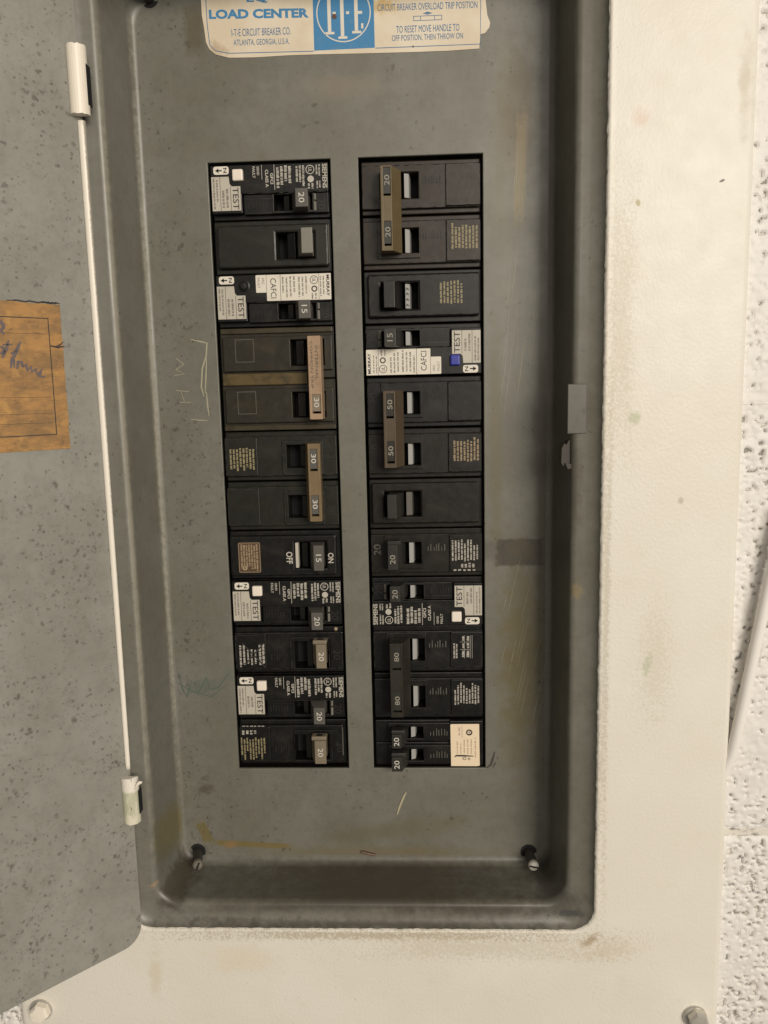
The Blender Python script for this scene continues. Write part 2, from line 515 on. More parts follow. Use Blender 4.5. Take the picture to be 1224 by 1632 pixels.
def ribbon(bm, pts, w, h, taper=True):
    n_ = len(pts)
    prev = None
    for k, (u, v) in enumerate(pts):
        a = pts[max(k - 1, 0)]
        b = pts[min(k + 1, n_ - 1)]
        dx, dy = b[0] - a[0], b[1] - a[1]
        L = math.hypot(dx, dy) or 1
        ww = w * (.5 if taper and k in (0, n_ - 1) else 1) / 2
        l = bm.verts.new(P(u - dy / L * ww, v + dx / L * ww, h))
        r = bm.verts.new(P(u + dy / L * ww, v - dx / L * ww, h))
        if prev:
            bm.faces.new((prev[0], prev[1], r, l))
        prev = (l, r)


def ring(bm, cu, cv, r0, r1, h, seg=24, su=1.0):
    for k in range(seg):
        a, b = 2 * math.pi * k / seg, 2 * math.pi * (k + 1) / seg
        q = [(r0, a), (r1, a), (r1, b), (r0, b)] if r0 else [(r1, a), (r1, b)]
        vs_ = [bm.verts.new(P(cu + r * su * math.cos(t), cv + r * math.sin(t), h)) for r, t in q]
        if not r0:
            vs_.append(bm.verts.new(P(cu, cv, h)))
        bm.faces.new(vs_)


_tc = {}


def glyphs(s, bold=0.0):
    if (s, bold) in _tc:
        return _tc[(s, bold)]
    cu = bpy.data.curves.new('t', 'FONT')
    cu.body = s
    cu.size = 1
    cu.resolution_u = 3
    cu.offset = bold
    ob = bpy.data.objects.new('t', cu)
    col.objects.link(ob)
    dg = bpy.context.evaluated_depsgraph_get()
    ev = ob.evaluated_get(dg)
    me = ev.to_mesh()
    vs_ = [(v.co.x, v.co.y) for v in me.vertices]
    fs = [tuple(p.vertices) for p in me.polygons]
    ev.to_mesh_clear()
    bpy.data.objects.remove(ob, do_unlink=True)
    bpy.data.curves.remove(cu)
    x0, x1 = min(v[0] for v in vs_), max(v[0] for v in vs_)
    y0, y1 = min(v[1] for v in vs_), max(v[1] for v in vs_)
    r = ([((x - x0) / (x1 - x0), (y - y0) / (y1 - y0)) for x, y in vs_], fs)
    _tc[(s, bold)] = r
    return r


def text(bm, s, u0, u1, v0, v1, h, bold=0.0, f=None):
    vs_, fs = glyphs(s, bold)
    tr = f or (lambda a, b: (u0 + a * (u1 - u0), v0 + b * (v1 - v0)))
    vv = [bm.verts.new(P(*tr(x, y), h)) for x, y in vs_]
    for q in fs:
        try:
            bm.faces.new([vv[k] for k in q])
        except ValueError:
            pass


def ticks(bm, u0, u1, v0, v1, rows, h, seed, ragged=.25, cw=.42, fill=.62):
    """tiny print too small to read: rows of broken strokes"""
    rg = random.Random(seed)
    rh = (v1 - v0) / rows
    for r in range(rows):
        vb = v1 - (r + 1) * rh
        u = u0 + (rg.random() * ragged * (u1 - u0) * .3)
        end = u1 - rg.random() * ragged * (u1 - u0)
        while u < end:
            wl = rg.randint(2, 7)
            for _ in range(wl):
                if u >= end:
                    break
                t = rg.random()
                quad(bm, u, u + cw * (.55 + .3 * t), vb + rh * .12, vb + rh * (.12 + fill * (.75 + .25 * rg.random())), h)
                u += cw
            u += cw * .7


def new():
    return bmesh.new()


# ================================================================ THE SETTING: painted block wall
wall_h = 34.0
wall = empty('wall')
tag(wall, 'rough white painted concrete block wall around the panel', None, kind='structure')
bm = new()
for q in ((-900, -162, -900, 900), (162, 900, -900, 900), (-162, 162, -900, -283), (-162, 162, 308, 900)):
    quad(bm, *q, wall_h - 2.6)
link('mortar', bm, M['mortar'], wall)


def axis(a, b, fine, step, coarse):
    out = []
    t = a
    while t < b - 1e-6:
        out.append(t)
        t += step if fine[0] <= t < fine[1] else coarse
    out.append(b)
    return out


def block(x0, x1, z0, z1, finex, soft=0):
    xs = axis(x0, x1, finex, .7, 22)
    zs = axis(z0, z1, (-310, 260), .7, 22) if finex[1] > finex[0] else axis(z0, z1, (1, 0), 1, 22)
    bm = new()
    lay = bm.verts.layers.float.new('pit')
    grid = []
    for z in zs:
        row = []
        for x in xs:
            p = Vector((x, 0, z))
            e = min(x - x0, x1 - x, z - z0 + (5 if soft & 1 else 0), z1 - z + (5 if soft & 2 else 0))
            rnd = 0 if e > 4 else -1.2 * (1 - e / 4) ** 2
            pit = 0
            base = 0
            if finex[0] <= x <= finex[1] + 1:
                d = 1
                pit = mnoise.noise(p * .34) * .58 + mnoise.noise(p * .62 + Vector((9, 3, 7))) * .58
                loc = mnoise.noise(p * .028 + Vector((3, 8, 1)))
                thr = .21 - .26 * loc
                if z < -170:
                    thr -= .09
                smooth = max(0, 1 - (abs(x) - 176) / (3.2 + 3 * mnoise.noise(Vector((0, 4, z * .03)))))
                pit = max(0, min(1, (pit - thr) * 4.2)) * (1 - min(1, smooth))
                fade = max(0, min(1, (x - finex[0]) / 8, (finex[1] - x) / 8))
                if abs(abs(x) - 170) < 40:
                    fade = max(fade, 1 if abs(x) < 220 else 0)
                pit *= fade
                base = mnoise.noise(p * .12) * .45 + mnoise.noise(p * .4) * .3
            vt = bm.verts.new(P(x, z, wall_h - 1.2 + rnd + base - 1.7 * pit))
            vt[lay] = pit
            row.append(vt)
        grid.append(row)
    for j in range(len(zs) - 1):
        for i in range(len(xs) - 1):
            bm.faces.new((grid[j][i], grid[j][i + 1], grid[j + 1][i + 1], grid[j + 1][i]))
    # skirt back to the mortar bed
    rim = ([grid[0][i] for i in range(len(xs))] + [grid[j][-1] for j in range(1, len(zs))] +
           [grid[-1][i] for i in range(len(xs) - 2, -1, -1)] + [grid[j][0] for j in range(len(zs) - 2, 0, -1)])
    back = [bm.verts.new((v.co.x, -(wall_h - 9) * S, v.co.z)) for v in rim]
    for k in range(len(rim)):
        j = (k + 1) % len(rim)
        bm.faces.new((rim[k], rim[j], back[j], back[k]))
    o = link('block', bm, M['block'], wall, smooth=True, recalc=False)
    return o


for r_ in range(-2, 3):
    z0 = -169 + 203.2 * r_
    gap = 3.6 if r_ == -1 else 0
    if r_ == -2:
        block(-60, 337, z0, z0 + 198, (1, 0))
        block(-466, -69, z0, z0 + 198, (1, 0))
        continue
    off = 0 if r_ % 2 == 0 else 30
    block(164, 337 + off, z0, z0 + 203.2 - gap, (164, 232) if r_ < 2 else (1, 0), {-1: 0, 0: 2, 1: 3}.get(r_, 1))
    block(-466 + off, -164, z0, z0 + 203.2 - gap, (-310, -164) if r_ == -1 else (1, 0))
block(-159, 159, -372.2, -290, (1, 0))
block(-159, 159, 316, 435, (1, 0))
bm = new()
box(bm, -98, 98, -206, 232, -75, -70, 0)
# ================================================================ THE PANEL
panel = empty('electrical_panel')
tag(panel, 'grey recessed breaker panel with white painted trim and its door swung open', 'breaker panel')
link('enclosure_back', bm, M['cavity'], panel)

A, ZB, ZT, RC = 115.0, -219.5, 244.0, 11.0


def loop_pts(dx, dz, h, jit=0.0, rc=RC, seed=0, nx=150, nz=240, nc=10):
    x0, x1, z0, z1 = -A + dx, A - dx, ZB + dz, ZT - dx
    pts = []

    def j(t):
        return jit * (mnoise.noise(Vector((t * .35, seed, 0))) + .6 * mnoise.noise(Vector((t * 1.1, seed, 5))))
    sides = [((x0 + rc, z0), (x1 - rc, z0), (0, -1), nx), ((x1, z0 + rc), (x1, z1 - rc), (1, 0), nz),
             ((x1 - rc, z1), (x0 + rc, z1), (0, 1), nx), ((x0, z1 - rc), (x0, z0 + rc), (-1, 0), nz)]
    cs = [(x1 - rc, z0 + rc, -90), (x1 - rc, z1 - rc, 0), (x0 + rc, z1 - rc, 90), (x0 + rc, z0 + rc, 180)]
    for k, (a, b, nrm, nn) in enumerate(sides):
        for i in range(nn):
            t = i / nn
            x, z = a[0] + (b[0] - a[0]) * t, a[1] + (b[1] - a[1]) * t
            d = j(x + z * 1.7)
            pts.append((x + nrm[0] * d, z + nrm[1] * d, h))
        cx, cz, a0 = cs[k]
        for i in range(nc):
            an = math.radians(a0 + 90 * i / nc)
            d = j(k * 50 + i * 1.9)
            pts.append((cx + (rc + d) * math.cos(an), cz + (rc + d) * math.sin(an), h))
    return pts


def loft(bm, loops, mi=0):
    rows = [[bm.verts.new(P(*p)) for p in L] for L in loops]
    for a, b in zip(rows, rows[1:]):
        for k in range(len(a)):
            j = (k + 1) % len(a)
            f = bm.faces.new((a[k], a[j], b[j], b[k]))
            f.material_index = mi
    return rows


# grey recess: fillet at the dead front, drafted wall, rolled shoulder, ledge
loops = [loop_pts(19.6, 17.4, -.06)]
for k in range(1, 9):
    a = math.radians(90 * k / 8)
    loops.append(loop_pts(19.4 - 3.6 * math.sin(a), 17.2 - 5.0 * math.sin(a), -.05 + 4.4 * (1 - math.cos(a))))
loops.append(loop_pts(14.5, 11.9, 16))
for k in range(0, 7):
    a = math.radians(15 * k)
    loops.append(loop_pts(13.2 - 3.2 * (1 - math.cos(a)), 11.8 - 3.2 * (1 - math.cos(a)), 29.4 + 3.6 * math.sin(a)))
loops += [loop_pts(7, 6.5, 33.3), loop_pts(4, 3.8, 34.0), loop_pts(2.2, 2.0, 35.0), loop_pts(.9, .8, 36.2, .3, seed=3), loop_pts(.35, .3, 37.2, .45, seed=3)]
bm = new()
loft(bm, loops)
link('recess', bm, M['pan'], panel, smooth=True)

# white trim: painted lip, flat face, rolled outer edge
loops = [loop_pts(.35, .3, 37.2, .45, seed=3), loop_pts(.05, .05, 37.8, .35, seed=3), loop_pts(-.45, -.4, 38.25, .2, seed=4),
         loop_pts(-1.2, -1.1, 38.28, .15, seed=4), loop_pts(-2.0, -2.0, 38.08), loop_pts(-3.2, -3.2, 38.0)]
bm = new()
loft(bm, loops)
# outer frame as a second loft on rounded rectangles
TX, TZ0, TZ1 = 176.2, -287.0, 312.0


def outer(d, h, rc):
    """outer rectangle sampled with the same point count as the opening"""
    ref = loop_pts(-3.2, -3.2, h)
    x0, x1, z0, z1 = -A - 3.2, A + 3.2, ZB - 3.2, ZT + 3.2
    out = []
    for x, z, _ in ref:
        u = (x - x0) / (x1 - x0)
        v = (z - z0) / (z1 - z0)
        out.append((-TX + d + u * (2 * TX - 2 * d), TZ0 + d + v * (TZ1 - TZ0 - 2 * d), h))
    return out


loops = [loop_pts(-3.2, -3.2, 38.0), outer(3.2, 38.0, 2), outer(2.0, 37.8, 2), outer(1.0, 37.2, 2), outer(.3, 36.2, 2), outer(0, 34.9, 2), outer(0, 32.0, 2)]
loft(bm, loops)
bmesh.ops.remove_doubles(bm, verts=bm.verts, dist=1e-6)
link('trim_frame', bm, M['white'], panel, smooth=True)

# dead front plate with two breaker openings
G, W, HH = 6.63, 58.72, 153.25
us = [-98.5, -G - W, -G, G, G + W, 98.5]
vs_ = [-206.5, -HH, HH, 230.0]
bm = new()
vg = {}
for lay, h in ((0, 0.0), (1, -1.5)):
    for i, u in enumerate(us):
        for j, v in enumerate(vs_):
            vg[lay, i, j] = bm.verts.new(P(u, v, h))
for i in range(5):
    for j in range(3):
        hole = j == 1 and i in (1, 3)
        q = [(i, j), (i + 1, j), (i + 1, j + 1), (i, j + 1)]
        if not hole:
            bm.faces.new([vg[0, a, b] for a, b in q])
        else:
            for k in range(4):
                a, b = q[k], q[(k + 1) % 4]
                bm.faces.new((vg[0, *a], vg[0, *b], vg[1, *b], vg[1, *a]))
es = []
for i in (1, 3):
    for (a, b) in (((i, 1), (i + 1, 1)), ((i + 1, 1), (i + 1, 2)), ((i + 1, 2), (i, 2)), ((i, 2), (i, 1))):
        es.append(bm.edges.get((vg[0, *a], vg[0, *b])))
bmesh.ops.bevel(bm, geom=es, offset=.35 * S, segments=2, affect='EDGES', profile=.5)
dead = link('dead_front', bm, M['dead'], panel)

# scratched letters, marker scribble
bm = new()
SC = [[(-78.1, 71.1), (-73, 69.9), (-70.2, 69.2), (-70.9, 63), (-73.2, 57), (-74.2, 47.9), (-73.2, 43.2)], [(-70.8, 62), (-71.6, 53), (-72.4, 45)],
      [(-71.8, 45.3), (-71.6, 39), (-71.1, 33.2)], [(-80.4, 32.1), (-76, 31.5), (-71.7, 31.4)],
      [(-86.1, 62.3), (-82.3, 59.2), (-86.4, 56.7), (-82.2, 54.5), (-87.4, 53.8)],
      [(-87.0, 46.5), (-80.5, 45.7)], [(-84.4, 46.0), (-83.0, 40.4)], [(-85.6, 40.6), (-79.9, 40.5)]]
for k, s_ in enumerate(SC):
    ribbon(bm, s_, .75 if k < 3 else .5, .05)
link('scratched_letters', bm, M['scratch'], dead)
bm = new()
for k in range(7):
    rg = random.Random(k)
    u = 80.5 + k * .9
    ribbon(bm, [(u, 160 - rg.random() * 20), (u - .4, 140), (u - .8, 121 + rg.random() * 8)], .28, .05)
for k in range(15):
    rg = random.Random(50 + k)
    u, v = 73 + 18 * rg.random(), -95 + 75 * rg.random() - 45
    L = 8 + 22 * rg.random()
    ribbon(bm, [(u, v), (u + L * .10, v + L * .5), (u + L * .22, v + L)], .11, .045)
for k in range(14):
    rg = random.Random(90 + k)
    u, v = 76 + 16 * rg.random(), 60 + 60 * rg.random()
    L = 14 + 30 * rg.random()
    ribbon(bm, [(u, v), (u - L * .05, v - L * .5), (u - L * .12, v - L)], .14, .045)
o = link('fine_scratches', bm, M['scratch'], dead)
o['kind'] = 'stuff'
bm = new()
ribbon(bm, [(-95, -100), (-93, -109), (-91, -113), (-88, -104), (-85, -111), (-80, -103), (-79, -109), (-74, -108), (-68, -100)], .7, .05)
ribbon(bm, [(-96, -105), (-88, -110), (-78, -113), (-70, -107)], .5, .055)
link('green_scribble', bm, M['teal'], dead)
bm = new()
ribbon(bm, [(66, -153.2), (68.1, -151.6), (69.2, -148), (70.2, -144.2)], 1.3, .05)
ribbon(bm, [(69.3, -153.2), (70, -151.6), (70.8, -150)], .8, .05)
ribbon(bm, [(71.5, -147), (71.9, -148.4)], .7, .05)
link('marker_stroke', bm, M['scribble'], dead)

# manufacturer's label
lab = empty('panel_label')
lab.parent = panel
bm = new()
LO = [(-64.3, 224.9), (-64.2, 218), (-63.5, 212.8), (-62.9, 206.4), (-61.4, 203.2), (-58.6, 201.0), (-52.4, 199.4), (-40, 199.1), (-25, 199.4), (-11.5, 199.3),
      (10, 198.9), (31.4, 198.6), (50, 198.5), (63.9, 198.9), (64.3, 202), (64.5, 205.0), (66.6, 205.4), (68.6, 207.8), (69.0, 209.7), (67.7, 213.0), (66.9, 219.6), (66.7, 250), (-64.9, 250)]
poly(bm, LO, .02, .3)
link('paper', bm, M['itelabel'], lab)
bm = new()
poly(bm, [(-12.3, 250), (-12.4, 200.9), (15.8, 201.1), (15.6, 250)], .3, .34)
link('blue_panel', bm, M['ink_blue'], lab)
bm = new()
text(bm, 'LOAD CENTER', -60.9, -14.4, 0, 0, .36, .045, lambda a, b: (-60.9 + a * 46.5, 216.4 - a * 1.2 + b * 4.1))
text(bm, 'EQ', -43, -33, 222.3, 226.6, .36, .02)
link('blue_lettering', bm, M['ink_blue'], lab)
for nm, rows in (('maker_lettering', (('I-T-E CIRCUIT BREAKER CO.', -50.7, -23.1, 208.5, 3.2, -.2), ('ATLANTA, GEORGIA, U.S.A.', -50, -23.9, 204.2, 2.9, -.3))),
                 ('position_lettering', (('CIRCUIT BREAKER OVERLOAD TRIP POSITION', 17.4, 63.2, 216.7, 2.9, -.5),)),
                 ('reset_lettering', (('TO RESET MOVE HANDLE TO', 25.9, 54.9, 207.0, 3.0, -.1), ('OFF POSITION, THEN THROW ON', 23.8, 56.5, 203.2, 2.9, -.1)))):
    bm = new()
    for s_, u0, u1, v0, hh, sl in rows:
        text(bm, s_, 0, 0, 0, 0, .36, 0.0, lambda a, b, u0=u0, u1=u1, v0=v0, hh=hh, sl=sl: (u0 + a * (u1 - u0), v0 + a * sl + b * hh))
    link(nm, bm, M['ink_navy'], lab)
for s_ in ([(-62, 226), (-61.9, 213.8), (-61.2, 205.2), (-58.5, 202.6), (-52.3, 201.3), (-12.6, 200.7)], [(16, 200.9), (64.5, 200.8), (64.8, 226)]):
    bm = new()
    ribbon(bm, s_, .32, .36, False)
    link('border_line', bm, M['ink_navy'], lab)
bm = new()
for q in ((33.8, 47, 211.8, 212.05), (33.8, 47, 213.7, 213.95), (33.8, 34.05, 212.05, 213.7), (46.75, 47, 212.05, 213.7), (37, 37.25, 212.05, 213.7), (43.5, 43.75, 212.05, 213.7)):
    quad(bm, *q, .36)
bm.faces.new([bm.verts.new(P(u, v, .36)) for u, v in ((38.2, 214.9), (42.6, 214.9), (40.4, 215.6))])
bm.faces.new([bm.verts.new(P(u, v, .36)) for u, v in ((38.2, 214.8), (42.6, 214.8), (40.4, 214.3))])
link('trip_diagram', bm, M['ink_navy'], lab)
bm = new()
CU, CV = 1.7, 216.6
ring(bm, CU, CV, 12.1, 12.6, .37, 48)
for s_, u0, u1, v0, v1 in (('I', -6.7, -2.8, 207.6, 226.5), ('T', -2.0, 4.4, 205.5, 226.5), ('E', 5.0, 10.4, 207.6, 226.5)):
    uc = (u0 + u1) / 2
    quad(bm, uc - 1.0, uc + .6, v0 + 1.1, v1, .37)
    quad(bm, uc - 2.2, uc + 2.0, v0, v0 + 1.05, .37)
    if s_ == 'E':
        quad(bm, uc + .6, uc + 2.6, 215.9, 217.1, .37)
        quad(bm, uc + 2.0, uc + 3.0, v0 + 2.0, v0 + 4.2, .37)
for u in (-2.6, 3.6):
    quad(bm, u - .7, u + .7, 216, 217.2, .375)
link('round_logo', bm, M['label_white'], lab)
bm = new()
ring(bm, -2.6, 215.2, 0, 1.2, .39, 10)
link('stain_spot', bm, M['crumb'], lab)
bm = new()
ring(bm, 33.5, 200.9, 0, .45, .39, 8)
link('stain_spot', bm, M['crumb'], lab)


def lathe(bm, prof, c, axis_=(0, -1, 0), seg=20):
    ax = Vector(axis_).normalized()
    t = ax.orthogonal().normalized()
    b = ax.cross(t)
    rows = []
    for r, h in prof:
        rows.append([bm.verts.new((Vector(c) + ax * h + (t * math.cos(2 * math.pi * k / seg) + b * math.sin(2 * math.pi * k / seg)) * r) * S) for k in range(seg)])
    for p, q in zip(rows, rows[1:]):
        for k in range(seg):
            j = (k + 1) % seg
            bm.faces.new((p[k], p[j], q[j], q[k]))
    bm.faces.new(rows[-1])
    return t, b


# dead front screws
for (x, z, tip) in ((-90.2, -200.6, (3.6, -1.2)), (88.0, -200.8, (1.2, -.6)), (-88.5, 226.6, (0, 1)), (88.5, 226.6, (0, 1))):
    t = empty('cover_screw')
    t.parent = panel
    ax = Vector((tip[0], -14, tip[1]))
    bm = new()
    ring(bm, x, z, 0, 4.3, .04, 22)
    link('hole', bm, M['cavity'], t)
    bm = new()
    lathe(bm, [(2.6, .1), (2.5, 10), (2.0, 10.5)], (x, 0, z), ax, 14)
    link('shank', bm, M['screwdark'], t, smooth=False)
    bm = new()
    axn = ax.normalized()
    lathe(bm, [(1.2, 10), (2.6, 10.6), (2.7, 12.2), (2.2, 12.9), (.1, 13.2)], (x, 0, z), ax, 18)
    link('head', bm, M['steel'] if x > 0 else M['screwtan'], t)
    bm = new()
    c0 = Vector((x, 0, z)) + axn * 13.22
    sd = Vector((.97, 0, -.22)) if x > 0 else Vector((.35, 0, .9))
    sw = axn.cross(sd).normalized()
    bm.faces.new([bm.verts.new((c0 + sd * a * 2.3 + sw * b * .5) * S) for a, b in ((-1, -1), (1, -1), (1, 1), (-1, 1))])
    link('slot', bm, M['cavity'], t)

# hex trim bolts
for x in (-164.6, 164.4):
    t = empty('trim_bolt')
    t.parent = panel
    bm = new()
    lathe(bm, [(5.9, 38.0), (5.9, 38.6), (5.5, 39.3), (4.6, 39.6)], (x, 0, -265.0), (0, -1, 0), 28)
    link('washer', bm, M['steel'], t)
    bm = new()
    lathe(bm, [(5.0, 39.5), (5.0, 42.6), (4.0, 43.8), (.1, 44.0)], (x, 0, -265.0), (0.02, -1, .02), 6)
    link('hex_head', bm, M['hwhite'] if x < 0 else M['steel'], t)

# latch strike on the ledge and the bent tab below it
bm = new()
box(bm, 99.9, 108.5, 22.8, 45.0, 32.9, 33.7, .35)
link('latch_strike', bm, M['strike'], panel)
bm = new()
poly(bm, [(98.2, 16.2), (99.4, 18.4), (100.2, 17.6), (101.4, 19.8), (103.6, 19.2), (104.6, 16.8), (104.4, 9.6), (103.2, 8.6), (101.8, 7.0), (100.2, 8.4), (98.8, 8.0), (98.0, 9.6)][::-1], 22, 30.2)
poly(bm, [(99.6, 9.4), (102.6, 9.0), (103.2, 7.2), (100.8, 6.6)][::-1], 28, 31.4)
link('latch_tab', bm, M['tab'], panel)

# ---------------------------------------------------------------- door
DA = math.radians(46)
door = empty('door', (-112, -41.5, 0), rotz=0)
door.parent = panel
tag(door, 'open grey inner face of the panel door, speckled with dirt', None)
# door frame: u = -s (to the right), h normal to the inner face; rotate so that +s points (-cos, -sin)
door.rotation_euler = (0, 0, DA)


def DP(s, z, h=0.0):
    return (-s, z, h)


pts = rrect(-228, 3.6, -225.0, 250, 9, 8)
bm = new()
poly(bm, pts, -1.4, 0)
bm.faces.new([bm.verts.new(P(u, v, -1.4)) for u, v in pts])
bmesh.ops.remove_doubles(bm, verts=bm.verts, dist=1e-7)
es = [e for e in bm.edges if len(e.link_faces) == 2 and abs(e.verts[0].co.y) < 1e-7 and abs(e.verts[1].co.y) < 1e-7]
bmesh.ops.bevel(bm, geom=es, offset=.5 * S, segments=2, affect='EDGES', profile=.5)
link('door_sheet', bm, M['doorgrey'], door)
# folded white edge between the hinges (in panel space)
bm = new()
nseg = 120
prev = None
for k in range(nseg + 1):
    t = k / nseg
    z = 161.0 - t * 294.5
    r = 1.75 - .6 * t + .12 * mnoise.noise(Vector((0, 2, z * .3)))
    x = -109.0 - .5 * t
    row = [bm.verts.new(((x + r * math.cos(a)) * S, (-40.0 - r * .8 * math.sin(a)) * S, z * S)) for a in [math.pi * q / 8 - .5 for q in range(12)]]
    if prev:
        for q in range(11):
            bm.faces.new((prev[q], prev[q + 1], row[q + 1], row[q]))
    else:
        bm.faces.new(row)
    prev = row
bm.faces.new(prev)
link('hinge_edge', bm, M['hedge'], panel, smooth=True)
for nm, z0, z1, mt, rr in (('hinge', 190.5, 163.0, 'hwhite', 4.1), ('hinge', -137.0, -160.2, 'hworn', 4.0)):
    hg = empty(nm)
    hg.parent = panel
    bm = new()
    rg = random.Random(int(z0))
    rows = []
    for k in range(13):
        t = k / 12
        z = z0 + (z1 - z0) * t
        row = []
        for q in range(15):
            a = math.pi * q / 14 * 1.15 - .25
            j = (rg.random() - .5) * (1.0 if k in (0, 12) else .0)
            dz = -1.3 * math.sin(a) ** 2 * (1 if k == 0 else .4) * (0 if k == 12 else 1)
            row.append(bm.verts.new(((-108.9 + rr * math.cos(a)) * S, (-40.5 - rr * 1.0 * math.sin(a)) * S, (z + j * .6 + (1.2 * (1 - math.sin(a)) * 0 - dz * 0)) * S)))
        rows.append(row)
    for a, b in zip(rows, rows[1:]):
        for q in range(14):
            bm.faces.new((a[q], a[q + 1], b[q + 1], b[q]))
    bm.faces.new(rows[0])
    bm.faces.new(rows[-1])
    link('knuckle', bm, M[mt], hg, smooth=False)
    bm = new()
    zt, zb = max(z0, z1), min(z0, z1)
    box(bm, -105.1, -104.75, zb + 4, zt - 7, 37.0, 41.4, .1)
    link('slot', bm, M['cavity'], hg)
    if mt == 'hworn':
        bm = new()
        for k, (a, b, c_, d) in enumerate(((-104.9, -140.8, 43.2, 1.0), (-104.0, -139.4, 43.6, .9), (-102.4, -138.6, 43.9, .6))):
            pass
        pv = None
        for (x, z, w) in ((-105.4, -142.0, .9), (-104.4, -140.0, 1.0), (-103.2, -138.9, .8), (-101.8, -138.6, .3)):
            a_, b_ = bm.verts.new((x * S, -43.5 * S, (z + w) * S)), bm.verts.new((x * S, -43.9 * S, (z - w) * S))
            if pv:
                bm.faces.new((pv[0], pv[1], b_, a_))
            pv = (a_, b_)
        link('paint_peel', bm, M['hwhite'], hg)

# directory card on the door
card = empty('directory_card')
card.parent = door
tag(card, 'tan circuit directory card with purple handwriting', None)
bm = new()
rg = random.Random(4)
cp = []
for k in range(30):
    cp.append((-12.2 - 100 * k / 30, 83.7 + .10 * k / 3 + (rg.random() - .5) * .5))
cp.append((-112, 84.5))
cp += [(-112, 21.9), (-12.5, 21.9)]
for k in range(1, 14):
    cp.append((-12.5 + .2 * k / 14 + (rg.random() - .5) * .35, 21.9 + 61.8 * k / 14))
poly(bm, cp, .02, .35)
link('paper', bm, M['card'], card)
bm = new()
ribbon(bm, [(-112, 77.4), (-17.8, 77.6), ], .4, .4, False)
ribbon(bm, [(-17.8, 77.8), (-17.9, 50), (-18.1, 28.2)], .4, .4, False)
ribbon(bm, [(-18.1, 28.4), (-112, 28.3)], .4, .4, False)
for z in (44.5, 37.5, 33.5, 71):
    ribbon(bm, [(-112, z), (-60, z + .1), (-19, z)], .14, .39, False)
link('ruled_line', bm, M['ink_black'], card)
bm = new()
for k, (a, b) in enumerate(((-12.1, -34), (-13, -20))):
    ribbon(bm, [(a - (b - a) * 0 + (b - a) * t / 12, 84.15 + .25 * math.sin(t * 2.1) + t * .02) for t in range(13)], .6, .2)
ribbon(bm, [(-11.9, 66), (-14.5, 65.6), (-18, 66.2)], .9, .41)
ribbon(bm, [(-12.0, 68), (-13.5, 66.6), (-15, 66.2)], .6, .41)
link('grime', bm, M['ink_black'], card)
bm = new()
for st in ([(39.5, 76.4), (37.3, 75.4), (36.3, 74.5), (36.3, 73.0), (37.4, 72.0), (36.3, 70.3)], [(34.7, 68.1), (35.9, 64.4), (37.8, 60.7)], [(37.3, 66.2), (33.3, 66.3)],
           [(38.2, 65.5), (37.0, 64.8), (36.9, 63.5), (38.0, 62.6), (38.5, 62.5)], [(30.0, 67.7), (31.6, 64.5), (34.1, 59.9), (34.8, 56.7)], [(34.3, 62.6), (31.7, 64.0)],
           [(33.1, 60.3), (33.4, 56.7)], [(32.4, 56.2), (31.6, 59.4), (30.3, 59.2), (30.0, 57.2)],
           [(30.0, 57.2), (28.6, 58.1), (28.1, 55.8), (26.6, 57.2), (26.3, 55.3), (24.6, 56.3), (24.3, 53.9), (22.0, 56.3), (23.4, 53.4), (21.1, 53.0)]):
    ribbon(bm, [(-s, z) for s, z in st], 1.5, .42)
link('handwriting', bm, M['penink'], card)

# ================================================================ BREAKERS
GRP = 'circuit breakers plugged into the panel'


def breaker(colm, slot, label):
    zc = 152.4 - 12.7 - 25.4 * slot
    x = -36.0 if colm == 'L' else 36.0
    o = empty('circuit_breaker', (x, 0, zc), roty=math.pi / 2 if colm == 'L' else -math.pi / 2)
    tag(o, label, 'circuit breaker', GRP)
    return o


def handle(root, mat, u0, u1, v0, v1, top=8.5, num=None, ink='ink_num', eye=0, numv=None, numu=None):
    """rocker lever leaning to the ON end, with its rating"""
    bm = new()
    vb0 = v0 - 3.2
    prism(bm, [(vb0 - 1.0, -7), (v1 - .2, -7), (v1 - 1.3, 0), (v1, top), (v0, top), (vb0 + .6, 0)], u0, u1, .22)
    h = link('handle', bm, mat, root)
    if num:
        bm = new()
        w = 2.3 if num[0] == '2' else 1.9
        uc = (u0 + u1) / 2 if numu is None else numu
        vc = (v0 + v1) / 2 if numv is None else numv
        text(bm, num, uc - w, uc + w, vc - 1.35, vc + 1.35, top + .06, .004)
        link('rating', bm, M[ink], h)
    if eye:
        bm = new()
        uu = u0 - .05 if eye < 0 else u1 + .05
        # flared ear with a hole at one side of the lever
        bm2 = new()
        ue0, ue1 = (u0 - 1.8, u0 + .4) if eye < 0 else (u1 - .4, u1 + 1.8)
        prism(bm2, [(v0 - 1.8, top - 6.2), (v1 + .2, top - 6.2), (v1 + .2, top - 1.4), (v0 - 1.8, top - 1.4)], ue0, ue1, .5)
        link('ear', bm2, mat, h)
        uu = ue0 - .03 if eye < 0 else ue1 + .03
        seg = 14
        bm.faces.new([bm.verts.new(P(uu, (v0 + v1) / 2 - .7 + 1.9 * math.cos(2 * math.pi * k / seg), top - 3.6 + 1.5 * math.sin(2 * math.pi * k / seg))) for k in range(seg)])
        link('eyelet', bm, M['cavity'], h)
    return h


def indicator(root, mat, u0, u1, v0=6.6, v1=9.9, h0=-2.6, h1=-1.4):  # left column strips are black, their shade put into the colour
    bm = new()
    v1 = v0 + min(v1 - v0, 2.2 if mat.name.startswith('white') else 9)
    prism(bm, [(v0 - .8, -9), (v1, -9), (v1, h1), (v0, h0)], u0, u1, .12)
    return link('indicator', bm, mat, root)


